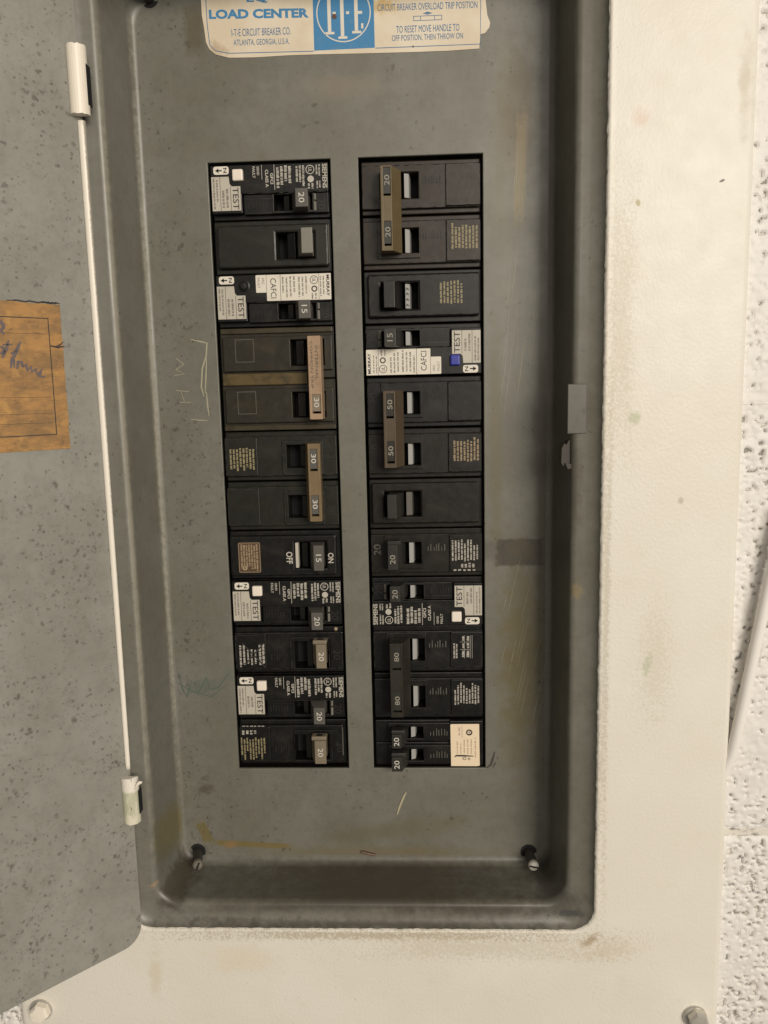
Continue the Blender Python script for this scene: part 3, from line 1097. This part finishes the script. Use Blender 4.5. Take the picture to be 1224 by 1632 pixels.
def edge_highlights(parent, lines, seed):
    """thin pale lines that paint highlights along moulded edges"""
    rg = random.Random(seed)
    bm = new()
    for (a, b, h) in lines:
        L = math.hypot(b[0] - a[0], b[1] - a[1])
        t = rg.random() * .1
        while t < .97:
            e = min(1, t + (2 + 6 * rg.random()) / L)
            ribbon(bm, [(a[0] + (b[0] - a[0]) * q, a[1] + (b[1] - a[1]) * q) for q in (t, (t + e) / 2, e)], .10 + .16 * rg.random(), h)
            t = e + rg.random() * 2.5 / L
    o = link('edge_wear', bm, M['emboss'] if rg.random() < .5 else M['wearline'], parent)  # pale lines for the painted edge highlights
    o['kind'] = 'stuff'


def rect_lines(u0, u1, v0, v1, h):
    return [((u0, v0), (u1, v0), h), ((u1, v0), (u1, v1), h), ((u1, v1), (u0, v1), h), ((u0, v1), (u0, v0), h)]


def qp(root, u, mat, lp=True, frame=True, numemb='20', win=(-5.6, 6.0, 1.6, 20.0), emb='emboss', short=0):
    """standard plug-in pole: shoulders, raised strip, label plate, window frame"""
    bm = new()
    hole = (win[0] + u, win[1] + u, win[2], win[3])
    plate(bm, u - 12.3, u + 12.3, -28.3, 28.3, -26, -3.6, hole, .5)
    plate(bm, u - 10.0, u + 10.0, -28.1, 28.1 - short, -5, -1.3, (hole[0] - .05, hole[1] + .05, hole[2] - .05, hole[3] + .05), .55)
    if frame:
        plate(bm, u - 7.6, u + 9.5, .7, 21.2, -2, -.35, (hole[0] + .05, hole[1] - .05, hole[2] + .05, hole[3] - .05), .3)
    if lp:
        box(bm, u - 9.5, u + 9.6, -28.15, -11.8, -2, -.25, .45)
    b = link('body', bm, mat, root)
    ls = rect_lines(u - 9.6, u + 9.6, -27.7, 27.7 - short, -1.26)
    if frame:
        ls += rect_lines(u - 7.3, u + 9.2, 1.0, 20.9, -.31)
    if lp:
        ls += rect_lines(u - 9.1, u + 9.2, -27.8, -12.2, -.21)
    edge_highlights(b, ls, root.name + str(u))
    bm = new()
    quad(bm, hole[0], hole[1], hole[2], hole[3], -12)
    link('window_floor', bm, M['cavity'], b)
    # embossed figures beside the lever
    bm = new()
    for k, (a, w, hh) in enumerate(((-9.6, .55, 3.4), (-8.0, .4, 2.2), (-6.6, .55, 4.0), (-5.4, .45, 3.4), (-4.2, .45, 2.0), (-2.6, .5, 3.6), (-1.2, .45, 2.4))):
        box(bm, u + 1.2 - .0, u + 1.2 + hh, a, a + w, -1.35, -1.05, .08, 1)
    link('embossing', bm, M[emb], b)
    bm = new()
    if numemb:
        text(bm, numemb, u - .5, u + 5.0, 23.0, 26.6, -1.22, .01)
        link('embossed_number', bm, M[emb], b)
    else:
        bm.free()
    return b


def old(root, u, mat, win=(-6.1, 6.1, 2.0, 20.5), pad=(-10.0, 10.0, -26.6, 27.2)):
    """older plain pole: sunken border and one rounded raised pad"""
    bm = new()
    plate(bm, u - 12.4, u + 12.4, -28.4, 28.4, -26, -3.4, (win[0] + u, win[1] + u, win[2], win[3]), .5)
    plate(bm, u + pad[0], u + pad[1], pad[2], pad[3], -5, -.2, (win[0] + u + .05, win[1] + u - .05, win[2] + .05, win[3] - .05), 1.0)
    b = link('body', bm, mat, root)
    edge_highlights(b, rect_lines(u + pad[0] + .9, u + pad[1] - .9, pad[2] + .9, pad[3] - .9, -.16) + [((u - 11.9, -27), (u - 11.9, 27), -3.36)], root.name)
    bm = new()
    quad(bm, win[0] + u, win[1] + u, win[2], win[3], -12)
    link('window_floor', bm, M['cavity'], b)
    return b


def printed(root, name, ink, fn):
    bm = new()
    fn(bm)
    return link(name, bm, M[ink], root)


def arc_body(root):
    """electronic breaker: flat label deck, sunken half with the lever, TEST corner"""
    bm = new()
    plate(bm, -12.4, 12.3, -28.4, 28.3, -26, -4.2, (1.6, 9.2, 1.5, 20.2), .4)
    box(bm, -12.2, 1.1, -28.2, 28.0, -6, -.2, .4)
    box(bm, .6, 9.9, -28.1, -13.6, -6, -.25, .35)
    plate(bm, 1.15, 10.4, -13.0, 27.8, -6, -1.5, (1.7, 9.1, 1.6, 20.1), .3)
    plate(bm, 1.3, 10.2, .9, 20.9, -3, -.8, (1.75, 9.05, 1.65, 20.05), .25)
    b = link('body', bm, M['black'], root)
    edge_highlights(b, rect_lines(1.5, 10.0, 1.1, 20.7, -.76) + [((-11.8, 27.7), (9.9, 27.7), -.16), ((1.0, -13), (1.0, 27), -.16), ((3.3, -13), (3.3, .8), -1.46), ((9.9, -12.5), (9.9, .8), -1.46)], root.name)
    bm = new()
    quad(bm, 1.6, 9.2, 1.5, 20.2, -12)
    link('window_floor', bm, M['cavity'], b)
    bm = new()
    for k, a in enumerate((-11.2, -9.8, -8.5, -7.0, -5.4, -3.9, -2.4)):
        box(bm, 4.4, 4.4 + (3.4, 2.6, 3.4, 2.9)[k % 4], a, a + .5, -1.55, -1.25, .08, 1)
    link('embossing', bm, M['emboss'], b)
    bm = new()
    text(bm, '20', 4.0, 9.0, 22.6, 26.4, -1.42, .01)
    link('embossed_number', bm, M['emboss'], b)
    bm = new()
    prism(bm, [(20.4, -1.4), (22.0, -1.4), (21.2, -.2)], 1.8, 4.6, .1)
    prism(bm, [(20.4, -1.4), (22.0, -1.4), (21.0, -.1)], 5.4, 9.6, .1)
    link('lever_stop', bm, M['stop'], b)
    # N label with arrow
    bm = new()
    poly(bm, rrect(-11.7, -8.0, -26.7, -19.3, 1.1), -.25, -.05)
    nl = link('neutral_label', bm, M['label_white'], root)
    bm = new()
    text(bm, 'N', -11.0, -8.7, -21.9, -20.2, .0, .02)
    quad(bm, -10.1, -9.5, -25.0, -22.6, .0)
    bm.faces.new([bm.verts.new(P(u, v, .0)) for u, v in ((-10.9, -24.2), (-8.7, -24.2), (-9.8, -25.9))])
    link('lettering', bm, M['ink_black'], nl)
    # test label
    bm = new()
    poly(bm, [(-7.0, -27.9), (8.6, -27.9), (8.6, -14.1), (-2.5, -14.1), (-2.5, -18.2), (-3.6, -19.2), (-7.0, -19.5)][::-1], -.3, -.1)
    tl = link('test_label', bm, M['label_grey'], root)
    bm = new()
    text(bm, 'TEST', -2.0, 8.1, -17.9, -15.0, -.06, .01)
    quad(bm, -2.5, 8.6, -18.95, -18.75, -.06)
    quad(bm, -7, 8.6, -23.9, -23.7, -.06)
    link('lettering', bm, M['ink_black'], tl)
    bm = new()
    ticks(bm, -1.5, 7.5, -23.2, -19.4, 2, -.06, root.name, .35, .5)
    ticks(bm, -6.4, 8.0, -27.4, -24.4, 2, -.06, root.name + 'b', .3, .45)
    link('small_print', bm, M['ink_grey'], tl)
    return b


def ul_mark(bm, u, v, r, h, ink_gap=.35):
    ring(bm, u, v, r - ink_gap, r, h, 20)
    text(bm, 'UL', u - r * .5, u + r * .5, v - r * .4, v + r * .4, h, .01)


def gfci(colm, slot, label, hmat, hu=(1.4, 9.8), hv=(13.4, 19.2), ind=None):
    r = breaker(colm, slot, label)
    arc_body(r)
    bm = new()
    box(bm, -10.0, -4.7, -17.5, -12.4, -1, 1.6, .7, 3)
    link('test_button', bm, M['button_white'], r)
    h = -.14

    def pr(bm):
        text(bm, 'SIEMENS', -11.4, -.4, 25.4, 27.5, h, .02)
        ticks(bm, -11.2, -6.0, 22.2, 24.8, 2, h, slot + 1, .1, .45)
        ticks(bm, -3.8, -.3, 22.4, 24.8, 2, h, slot + 2, .1, .45)
        ul_mark(bm, -9.0, 19.6, 2.1, h)
        ring(bm, -4.7, 19.8, 0, 1.55, h, 14)
        ticks(bm, -2.8, -.3, 18.2, 21.6, 2, h, slot + 3, .1, .45)
        ticks(bm, -11.2, -1.2, 12.6, 17.2, 3, h, slot + 4, .3, .5, .72)
        ticks(bm, -11.5, -.8, 3.2, 10.9, 4, h, slot + 5, .35, .5, .74)
        text(bm, 'GFCI', -8.0, -3.0, .5, 2.0, h, .025)
        text(bm, 'CLASS A', -9.6, -1.6, -1.9, -.4, h, .025)
        text(bm, 'GRND', -11.2, -7.2, -5.9, -4.7, h, .015)
        text(bm, 'FAULT', -11.2, -6.0, -8.0, -6.7, h, .015)
        quad(bm, -11.8, -.4, 2.35, 2.6, h)
        quad(bm, -11.8, -5.2, -3.6, -3.4, h)
        quad(bm, -11.6, -.6, 28 - .35, 28 - .2, h)
    printed(r, 'white_lettering', 'ink_white', pr)
    handle(r, M[hmat], hu[0], hu[1], hv[0], hv[1], 9.0, '20', 'ink_dim' if colm == 'R' else 'ink_num')
    indicator(r, M[ind] if ind else M['hblack'], 2.2, 8.8, 6.2, 8.8)
    return r


def cafci(colm, slot, label, hmat, btn, ind=None):
    r = breaker(colm, slot, label)
    arc_body(r)
    bm = new()
    if btn == 'blue':
        box(bm, -8.1, -2.9, -17.8, -13.1, -1, 1.6, .7, 3)
        link('test_button', bm, M['button_blue'], r)
    else:
        t, b = lathe(bm, [(2.7, 0), (2.7, .6), (2.2, .75), (2.0, .2), (2.0, 1.4), (1.4, 1.9), (.1, 2.0)], (-6.9, 0, -14.3), (0, -1, 0), 22)
        link('test_button', bm, M['hblack'], r, smooth=False)
    bm = new()
    poly(bm, [(-11.9, 27.9), (-11.9, -8.4), (-11.6, -8.7), (-3.9, -8.7), (-3.6, -8.4), (-3.6, -3.5), (.1, -3.5), (.4, -3.2), (.4, 27.6), (.1, 27.9)], -.3, -.08)
    lb = link('paper_label', bm, M['label_white'], r)
    h = -.03

    def pr(bm):
        text(bm, 'MURRAY', -11.2, -1.2, 25.7, 27.2, h, .03)
        text(bm, 'CAFCI', -10.2, -.8, -1.6, 1.2, h, .0)
        quad(bm, -11.9, .4, 3.2, 3.4, h)
        quad(bm, -11.9, .4, 21.9, 22.05, h)
        quad(bm, -11.9, -3.6, -3.6, -3.45, h)
        ul_mark(bm, -9.0, 19.7, 2.0, h, .3)
        ring(bm, -4.8, 19.8, .9, 1.5, h, 14)
    printed(lb, 'lettering', 'ink_black', pr)

    def pr2(bm):
        text(bm, 'ARC', -10.6, -7.6, -5.7, -4.5, h)
        text(bm, 'FAULT', -10.6, -5.8, -7.9, -6.7, h)
        ticks(bm, -11.2, -.2, 22.4, 25.2, 2, h, slot + 31, .3, .5, .5)
        ticks(bm, -2.8, 0, 18.2, 21.5, 2, h, slot + 32, .1, .5, .5)
        ticks(bm, -11.3, -.4, 11.8, 17.0, 3, h, slot + 33, .3, .5, .5)
        ticks(bm, -11.3, -.2, 3.9, 11.2, 4, h, slot + 34, .3, .5, .5)
    printed(lb, 'small_print', 'ink_grey', pr2)
    handle(r, M[hmat], 1.3, 9.9, 13.0, 18.6, 9.0, '15', 'ink_dim' if colm == 'R' else 'ink_num')
    indicator(r, M[ind] if ind else M['hblack'], 2.2, 8.8, 6.2, 8.8)
    return r


def tie(root, mat, ua, ub, prof, wins, win_v, top=10.0, lower=.5):
    """handle tie: hollow bar, sloping on its lower side, with windows over the lever ends"""
    ba, ta, tb, bb = prof
    w0, w1 = win_v
    bm = new()
    prism(bm, [(ba, lower), (w0, lower), (w0, top), (ta, top)], ua, ub, .22)
    prism(bm, [(w1, lower), (bb, lower), (tb, top), (w1, top)], ua, ub, .22)
    edges = sorted([ua] + [e for w in wins for e in w] + [ub])
    for a, b in zip(edges[0::2], edges[1::2]):
        box(bm, a + .02, b, w0 - .3, w1 + .3, lower, top - .06, .1)
    return link('handle_tie', bm, mat, root)


def lever_in_tie(root, mat, win_v, num, wins, top=9.4, ink='ink_num'):
    w0, w1 = win_v
    for k, (a, b) in enumerate(wins):
        bm = new()
        # the lever fills its window except for a dark notch at the inner end
        inner_hi = abs(a) < abs(b)
        a2, b2 = (a - .4, b - 1.0) if inner_hi else (a + 1.0, b + .4)
        prism(bm, [(w0 - 3, -6), (w1 + 1, -6), (w1 + .1, top), (w0 - .1, top)], a2, b2, .15)
        h = link('handle', bm, mat, root)
        bm = new()
        uc, vc = (a2 + b2) / 2, (w0 + w1) / 2
        text(bm, num, uc - 2.3, uc + 2.3, vc - 1.2, vc + 1.2, top + .06, .006)
        link('rating', bm, M[ink], h)


# ---- column beside the door
gfci('L', 0, 'ground-fault breaker at the top of the column nearest the open door, white test button', 'hgrey')

r = breaker('L', 1, 'plain black unprinted breaker with light grey lever tip, below the topmost ground-fault breaker')
old(r, 0, M['olive'])
handle(r, M['hlgrey'], -6.4, 5.2, 15.4, 20.7, 8.5)
indicator(r, M['black'], -5.9, 5.9, 7.2, 11)
bm = new()
quad(bm, -9.2, 8.6, 27.22, 27.6, -.75)
link('edge_glint', bm, M['embossl'], r)

cafci('L', 2, 'arc-fault breaker with white label and round black test button', 'hgrey', 'black')

r = breaker('L', 3, 'wide grey-brown two-pole breaker with copper lever bar marked INTERNAL COMMON TRIP')
for u in (0, 25.4):
    bm = new()
    w = (-6.3, 6.3, 6.8, 23.4)
    plate(bm, u - 12.45, u + 12.45, -28.2, 28.3, -26, -2.6, (w[0] + u, w[1] + u, w[2], w[3]), .4)
    plate(bm, u - 8.2, u + 8.6, -26.6, 27.4, -5, -.6, (w[0] + u + .05, w[1] + u - .05, w[2] + .05, w[3] - .05), .4)
    b = link('body', bm, M['grey30'], r)
    bm = new()
    quad(bm, u + w[0], u + w[1], w[2], w[3], -11)
    link('window_floor', bm, M['cavity'], b)
    bm = new()
    for q in ((-7.0, 4.1, -11.5, -11.2), (-7.0, 4.1, -20.5, -20.2), (-7.0, -6.7, -20.2, -11.5), (3.8, 4.1, -20.2, -11.5)):
        quad(bm, u + q[0], u + q[1], q[2], q[3], -.54)
    link('outline_square', bm, M['embossl'], b)
    indicator(r, M['hblack'], u - 5.8, u + 5.8, 9.4, 13.2)
bm = new()
box(bm, 9.6, 15.4, -27.6, 14.8, -3.4, -1.0, .5)
link('glue_seam', bm, M['gold_edge'], r)
bm = new()
box(bm, -12.3, -9.7, -27.6, 27.6, -3.4, -1.2, .4)
link('side_ridge', bm, M['ridge'], r)
bm = new()
box(bm, 35.2, 37.7, -27.8, 28.0, -3.4, -1.2, .4)
link('side_ridge', bm, M['ridge'], r)
tb = tie(r, M['copper'], -7.2, 32.5, (15.6, 16.7, 22.9, 23.0), [(20.5, 29.7)], (18.0, 22.2))
lever_in_tie(r, M['htan'], (18.0, 22.2), '30', [(20.5, 29.7)])
printed(tb, 'lettering', 'ink_brown' if False else 'scribble', lambda bm: (text(bm, 'INTERNAL', -2.5, 13.6, 20.2, 21.6, 10.06, -.01), text(bm, 'COMMON TRIP', -4.6, 17.6, 17.8, 19.0, 10.06, -.01)))

r = breaker('L', 5, 'two-pole 30 breaker with tan lever bar and gold printed label')
for k, u in enumerate((0, 25.4)):
    qp(r, u, M['olive'], win=(-5.6, 6, 2.8, 20.5), emb='emboss')
    indicator(r, M['hblack'], u - 5.2, u + 5.6, 9.6, 12)
printed(r, 'gold_lettering', 'ink_gold', lambda bm: ticks(bm, -4.6, 7.8, -26.0, -12.9, 8, -.18, 77, .25, .48, .66))
tb = tie(r, M['tan'], -6.6, 31.8, (12.4, 14.9, 20.9, 20.6), [(-4.0, 6.8), (18.7, 29.2)], (15.8, 19.5))
lever_in_tie(r, M['hgrey'], (15.8, 19.5), '30', [(-4.0, 6.8), (18.7, 29.2)])

r = breaker('L', 7, 'black breaker rated 15 with white ON and OFF lettering and a brown sticker')
old(r, 0, M['black'], win=(-6.9, 6.7, 5.0, 21.2), pad=(-10.4, 10.4, -28, 26.4))
handle(r, M['hgrey'], -6.7, 6.2, 15.8, 20.8, 8.5, '15')
indicator(r, M['black'], -6.3, 6.2, 8.6, 11.5)
bm = new()
prism(bm, [(5.2, -4), (7.0, -4), (6.9, -.2), (5.4, -.1)], -6.6, 6.4, .2)
link('white_stop', bm, M['label_grey'], r)
bm = new()
poly(bm, rrect(-7.2, 8.6, -24.0, -12.5, 1.0), -.4, -.1)
lb = link('sticker', bm, M['brown_label'], r)
bm = new()
for q in ((-6.9, 8.3, -12.95, -12.75), (-6.9, 8.3, -23.75, -23.55), (-7.0, -6.8, -23.5, -13), (8.2, 8.4, -23.5, -13)):
    quad(bm, *q, -.06)
ticks(bm, -6.2, 7.6, -22.8, -13.6, 7, -.05, 91, .2, .5, .7)
ring(bm, 6.0, -20.8, .5, 1.3, -.05, 14)
link('lettering', bm, M['ink_tan'], lb)
printed(r, 'white_lettering', 'ink_white', lambda bm: (text(bm, 'OFF', -2.0, 4.2, .6, 3.9, -.13, .02), text(bm, 'ON', -1.2, 4.1, 22.0, 24.9, -.13, .02)))

gfci('L', 8, 'ground-fault breaker with white test button, directly under the ON-OFF lettered breaker', 'hgrey', (2.2, 11.2), (13.6, 19.3))

r = breaker('L', 9, 'black single breaker rated 20 with its printed label crossed out by an X')
qp(r, 0, M['black'], win=(-5.4, 9.2, 3.0, 21))
handle(r, M['htan'], -6.2, 6.4, 15.2, 20.4, 8.0, '20', eye=-1)
indicator(r, M['hblack'], -5, 8.8, 9.2, 12)
printed(r, 'white_lettering', 'ink_white', lambda bm: (ticks(bm, -4.2, 8.6, -26.2, -22.4, 2, -.18, 11, .3, .5, .6), ticks(bm, -1.5, 8.4, -22.2, -16.4, 3, -.18, 12, .3, .5, .5), ticks(bm, -4.4, 8.2, -16.0, -12.4, 2, -.18, 13, .25, .5, .7)))
bm = new()
ribbon(bm, [(-4.8, -24.2), (2, -18.2), (8.4, -12.6)], .9, -.12)
ribbon(bm, [(-4.6, -13.0), (1.5, -18.6), (7.4, -23.4)], .9, -.12)
link('crossing_stroke', bm, M['ink_black'], r)
bm = new()
ring(bm, -11.0, 24.5, 0, .9, -3.5, 10)
link('paint_fleck', bm, M['ink_gold'], r)

gfci('L', 10, 'lowest ground-fault breaker in the column nearest the open door, white test button', 'hgrey', (1.8, 10.6), (13.0, 18.7))

r = breaker('L', 11, 'black single breaker rated 20 with gold print, bottom of the column nearest the open door')
qp(r, 0, M['black'], win=(-5.2, 9.0, 1.0, 19.4), short=1.5)
handle(r, M['htan'], -5.3, 7.2, 12.7, 18.6, 8.0, '20', eye=-1)
indicator(r, M['hblack'], -5, 8.6, 6.8, 9.4)
printed(r, 'gold_lettering', 'ink_gold', lambda bm: ticks(bm, -3.8, 8.4, -27.8, -14.2, 9, -.18, 21, .38, .5, .6))
printed(r, 'white_lettering', 'ink_white', lambda bm: (ticks(bm, -9.9, -9.0, -27.0, -14.6, 6, -1.2, 22, .1, .5, .8), ticks(bm, -7.8, -5.6, -27, -18.6, 4, -.18, 23, .2, .5, .7)))
bm = new()
quad(bm, -9.0, 6.8, 26.3, 26.75, -1.18)
link('edge_glint', bm, M['embossl'], r)

# ---- column beside the white trim
r = breaker('R', 0, 'two-pole 20 breaker with olive tan lever bar, top of the column away from the door')
for u in (0, -25.4):
    qp(r, u, M['brown'], win=(-5.2, 6.4, 1.2, 19), numemb=None, frame=u < 0)
    indicator(r, M['indicator'], u - 4.9, u + 6.1, 5.6, 8.2)
printed(r, 'gold_lettering', 'ink_gold', lambda bm: ticks(bm, -25.4 - 4.1, -25.4 + 8.0, -27.0, -13.8, 8, -.18, 31, .2, .48, .66))
tie(r, M['olivetan'], -31.0, 7.0, (9.2, 13.6, 18.7, 19.2), [(-28.8, -17.6), (-6.4, 6.3)], (14.0, 17.4))
lever_in_tie(r, M['hdark'], (14.0, 17.4), '20', [(-28.8, -17.6), (-6.4, 6.3)], ink='ink_dim')

r = breaker('R', 2, 'plain black breaker with gold print, directly above the blue-button arc-fault breaker')
old(r, 0, M['black'], win=(-6.0, 6.4, 1.9, 20), pad=(-9.8, 10.6, -27.6, 26.4))
handle(r, M['hblack'], -5.8, 6.5, 13.2, 18.4, 7.0)
indicator(r, M['indicator'], -5.6, 6.0, 6.0, 9.0)
printed(r, 'indicator_mark', 'ink_black', lambda bm: [ribbon(bm, [(a, 6.3), (a + .8, 7.4), (a - .2, 7.9)], .5, -1.35) for a in (-4.4, -1.8, .9, 3.2)])
printed(r, 'gold_lettering', 'ink_gold', lambda bm: ticks(bm, -4.2, 7.8, -19.5, -8.0, 7, -.13, 33, .25, .5, .62))

cafci('R', 3, 'arc-fault breaker with white label and blue test button', 'hdark', 'blue', 'indicator')

r = breaker('R', 4, 'two-pole 50 breaker with brown lever bar')
for u in (0, -25.4):
    qp(r, u, M['black'] if u == 0 else M['brown2'], win=(-5.8, 5.2, 2.0, 19.6), emb='emboss')
    indicator(r, M['indicator'], u - 5.5, u + 4.9, 6.0, 8.6)
printed(r, 'gold_lettering', 'ink_tan', lambda bm: ticks(bm, -25.4 - 4.4, -25.4 + 7.6, -27.0, -13.8, 8, -.18, 35, .2, .48, .66))
tie(r, M['tiebrown'], -31.4, 5.8, (10.0, 14.0, 19.7, 20.2), [(-29.2, -18.4), (-7.4, 4.4)], (14.7, 18.3))
lever_in_tie(r, M['bronze'], (14.7, 18.3), '50', [(-29.2, -18.4), (-7.4, 4.4)], ink='ink_dim')

r = breaker('R', 6, 'plain brown-black breaker with black lever and no print, below the two-pole 50 breaker')
old(r, 0, M['brown2'], win=(-6.2, 6.4, 2.4, 20.5), pad=(-9.9, 10.8, -27.0, 27.0))
handle(r, M['hdark'], -5.9, 6.0, 14.4, 18.9, 8.0)
indicator(r, M['hgrey'], -5.8, 6.0, 6.6, 9.6)

r = breaker('R', 7, 'single breaker rated 20 with white print, directly above a ground-fault breaker')
qp(r, 0, M['brown2'], win=(-5.2, 6.0, 2.4, 19.4), emb='embossl', numemb='20')
handle(r, M['hdark'], -6.3, 6.3, 14.4, 19.2, 8.5, '20', 'ink_dim', eye=1, numu=-1.0)
indicator(r, M['indicator'], -4.9, 5.7, 6.4, 8.6)
printed(r, 'white_lettering', 'ink_white', lambda bm: (ticks(bm, -4.2, 7.6, -26.3, -12.4, 9, -.18, 41, .38, .5, .6), ticks(bm, -7.4, -5.2, -24.5, -17.0, 4, -.18, 42, .2, .5, .7), ticks(bm, -9.2, -8.4, -25, -13, 5, -.22, 43, .1, .5, .7)))

gfci('R', 8, 'ground-fault breaker in the column away from the door, white test button', 'hdark', (2.8, 10.8), (13.4, 18.6), 'indicator')

r = breaker('R', 9, 'two-pole 80 breaker with dark bronze lever bar')
for u in (0, -25.4):
    qp(r, u, M['black'], win=(-5.7, 6.2, 1.5, 19.4), emb='embossl', numemb=None)
    indicator(r, M['indicator'], u - 5.4, u + 5.9, 5.6, 8.0)
printed(r, 'white_lettering', 'ink_white', lambda bm: (
    [quad(bm, a, b, c_, d, -.18) for a, b, c_, d in ((-4.4, 7.8, -19.0, -18.85), (-4.4, 7.8, -22.0, -21.85), (0.2, .35, -22, -16.6), (4.2, 4.35, -22, -16.6), (-4.4, 7.8, -22.9, -22.75))],
    ticks(bm, -4.4, 4.0, -15.4, -12.9, 2, -.18, 51, .15, .5, .7), ticks(bm, -3.8, -.4, -21.6, -16.8, 2, -.18, 52, .1, .5, .6), ticks(bm, 1, 3.6, -21.6, -17, 2, -.18, 53, .1, .5, .6), ticks(bm, 5, 7.5, -21.6, -17, 2, -.18, 54, .1, .5, .6),
    ticks(bm, -25.4 - 4.2, -25.4 + 7.8, -26.4, -13.0, 9, -.18, 55, .36, .5, .6)))
tie(r, M['bronze'], -31.6, 7.2, (9.0, 13.0, 19.2, 19.8), [(-29.0, -18.0), (-6.6, 5.6)], (13.7, 18.0), 11.0)
lever_in_tie(r, M['hdark'], (13.7, 18.0), '80', [(-29.0, -18.0), (-6.6, 5.6)], 10.7, ink='ink_dim')
bm = new()
bm.faces.new([bm.verts.new(P(7.26, 15.4 + 2.2 * math.cos(k * math.pi / 8), 7.4 + 1.5 * math.sin(k * math.pi / 8))) for k in range(16)])
link('tie_hole', bm, M['cavity'], r)

r = breaker('R', 11, 'black tandem breaker with two small 20 levers and a cream paper sticker')
bm = new()
for u0, u1, hole in ((.2, 12.3, (2.6, 9.0, 3.0, 19.5)), (-12.6, -.1, (-9.8, -3.4, 3.0, 19.5))):
    plate(bm, u0, u1, -28.2, 28.2, -26, -2.2, hole, .4)
    plate(bm, u0 + 1.2, u1 - 1.2, -11, 21.5, -4, -.8, (hole[0] + .05, hole[1] - .05, hole[2] + .05, hole[3] - .05), .35)
box(bm, -12.5, 12.2, -28.0, -10.8, -4, -.6, .4)
b = link('body', bm, M['black'], r)
bm = new()
quad(bm, -10, 9.4, 2.9, 19.6, -12)
link('window_floor', bm, M['cavity'], b)
bm = new()
for uo in (4.2, -8.2):
    for k, (a, hh) in enumerate(((-9.6, 2.4), (-8.4, 3.6), (-6.8, 3.9), (-5.4, 3.2), (-4.2, 3.9), (-2.6, 2.4), (-1.0, 2.0))):
        box(bm, uo, uo + hh, a, a + .45, -.85, -.55, .08, 1)
link('embossing', bm, M['embossl'], b)
handle(r, M['hdark'], 1.0, 8.4, 14.4, 19.3, 8.0, '20', eye=1)
handle(r, M['hdark'], -11.6, -4.0, 14.2, 19.6, 8.0, '20', eye=1)
indicator(r, M['indicator'], 3.0, 8.6, 7.2, 9.4)
indicator(r, M['indicator'], -9.4, -3.8, 7.2, 9.4)
bm = new()
poly(bm, [(-12.4, -26.4), (10.6, -26.2), (10.6, -11.6), (10.2, -11.2), (-12.6, -11.4), (-12.7, -25)][::-1], -.6, -.35)
lb = link('paper_sticker', bm, M['paper'], r)
bm = new()
ring(bm, 6.0, -21.0, 1.0, 1.7, -.3, 18)
text(bm, 'UL', 5.0, 7.0, -21.6, -20.4, -.3, .02)
ribbon(bm, [(-7.5, -13.2), (-6.8, -14.2), (-6.9, -18.5), (-7.1, -23.2)], .9, -.3)
ring(bm, -8.4, -18.5, .6, .9, -.3, 12)
ring(bm, -8.6, -20.8, .4, .7, -.3, 12)
ribbon(bm, [(-8, -17.2), (-8.8, -17.4)], .3, -.3)
quad(bm, 3, 9.8, -17.3, -17.15, -.3)
link('mark', bm, M['ink_black'], lb)
printed(lb, 'small_print', 'ink_brown', lambda bm: (ticks(bm, -6, 2.5, -22.5, -13.4, 5, -.3, 61, .3, .6, .35), ticks(bm, 4, 9, -16.4, -14.6, 1, -.3, 62, .3, .6, .5), ticks(bm, -8, 3, -24.6, -23.4, 1, -.3, 63, .1, .9, .6)))

# ================================================================ LOOSE THINGS
bm = new()
pth = [Vector(p) for p in ((196, -39.2, -12), (193, -39.0, -29), (189.7, -38.6, -49.5), (186.0, -38.0, -73.1), (182.0, -37.6, -100.2), (179.0, -37.0, -120), (177.6, -36.0, -129), (174, -34.6, -140))]
rows = []
fine = []
for a, b in zip(pth, pth[1:]):
    fine += [a.lerp(b, t / 4) for t in range(4)]
fine.append(pth[-1])
for k, p in enumerate(fine):
    d = (fine[min(k + 1, len(fine) - 1)] - fine[max(k - 1, 0)]).normalized()
    s1 = d.cross(Vector((0, 1, 0))).normalized()
    s2 = d.cross(s1)
    rows.append([bm.verts.new((p + (s1 * math.cos(q * math.pi / 8) + s2 * math.sin(q * math.pi / 8)) * 2.6) * S) for q in range(16)])
for a, b in zip(rows, rows[1:]):
    for q in range(16):
        bm.faces.new((a[q], a[(q + 1) % 16], b[(q + 1) % 16], b[q]))
o = link('cable', bm, M['cable'], None, smooth=True)
tag(o, 'white painted cable running down the block wall behind the trim edge', 'cable')

bm = new()
prism(bm, [(-.7, .05), (.8, .05), (.7, 1.1), (0, 1.4), (-.6, 1.0)], -3.8, 3.8, 0)
o = link('debris_chip', bm, M['crumb'])
o.location = (2.4 * S, 0, -201.6 * S)
o.rotation_euler = (0, math.radians(14), 0)
tag(o, 'small dark brown chip lying at the foot of the dead front', 'debris')
bm = new()
pv = [(-2.4, -6.2), (-1.0, -2.0), (.4, 1.5), (1.6, 4.4), (2.6, 6.2)]
ribbon(bm, pv, .9, .45)
ribbon(bm, [(u + .25, v) for u, v in pv], .8, .06)
o = link('straw_chip', bm, M['straw'])
o.location = (20.7 * S, 0, -173.0 * S)
tag(o, 'thin pale straw sliver stuck below the breaker openings', 'debris')
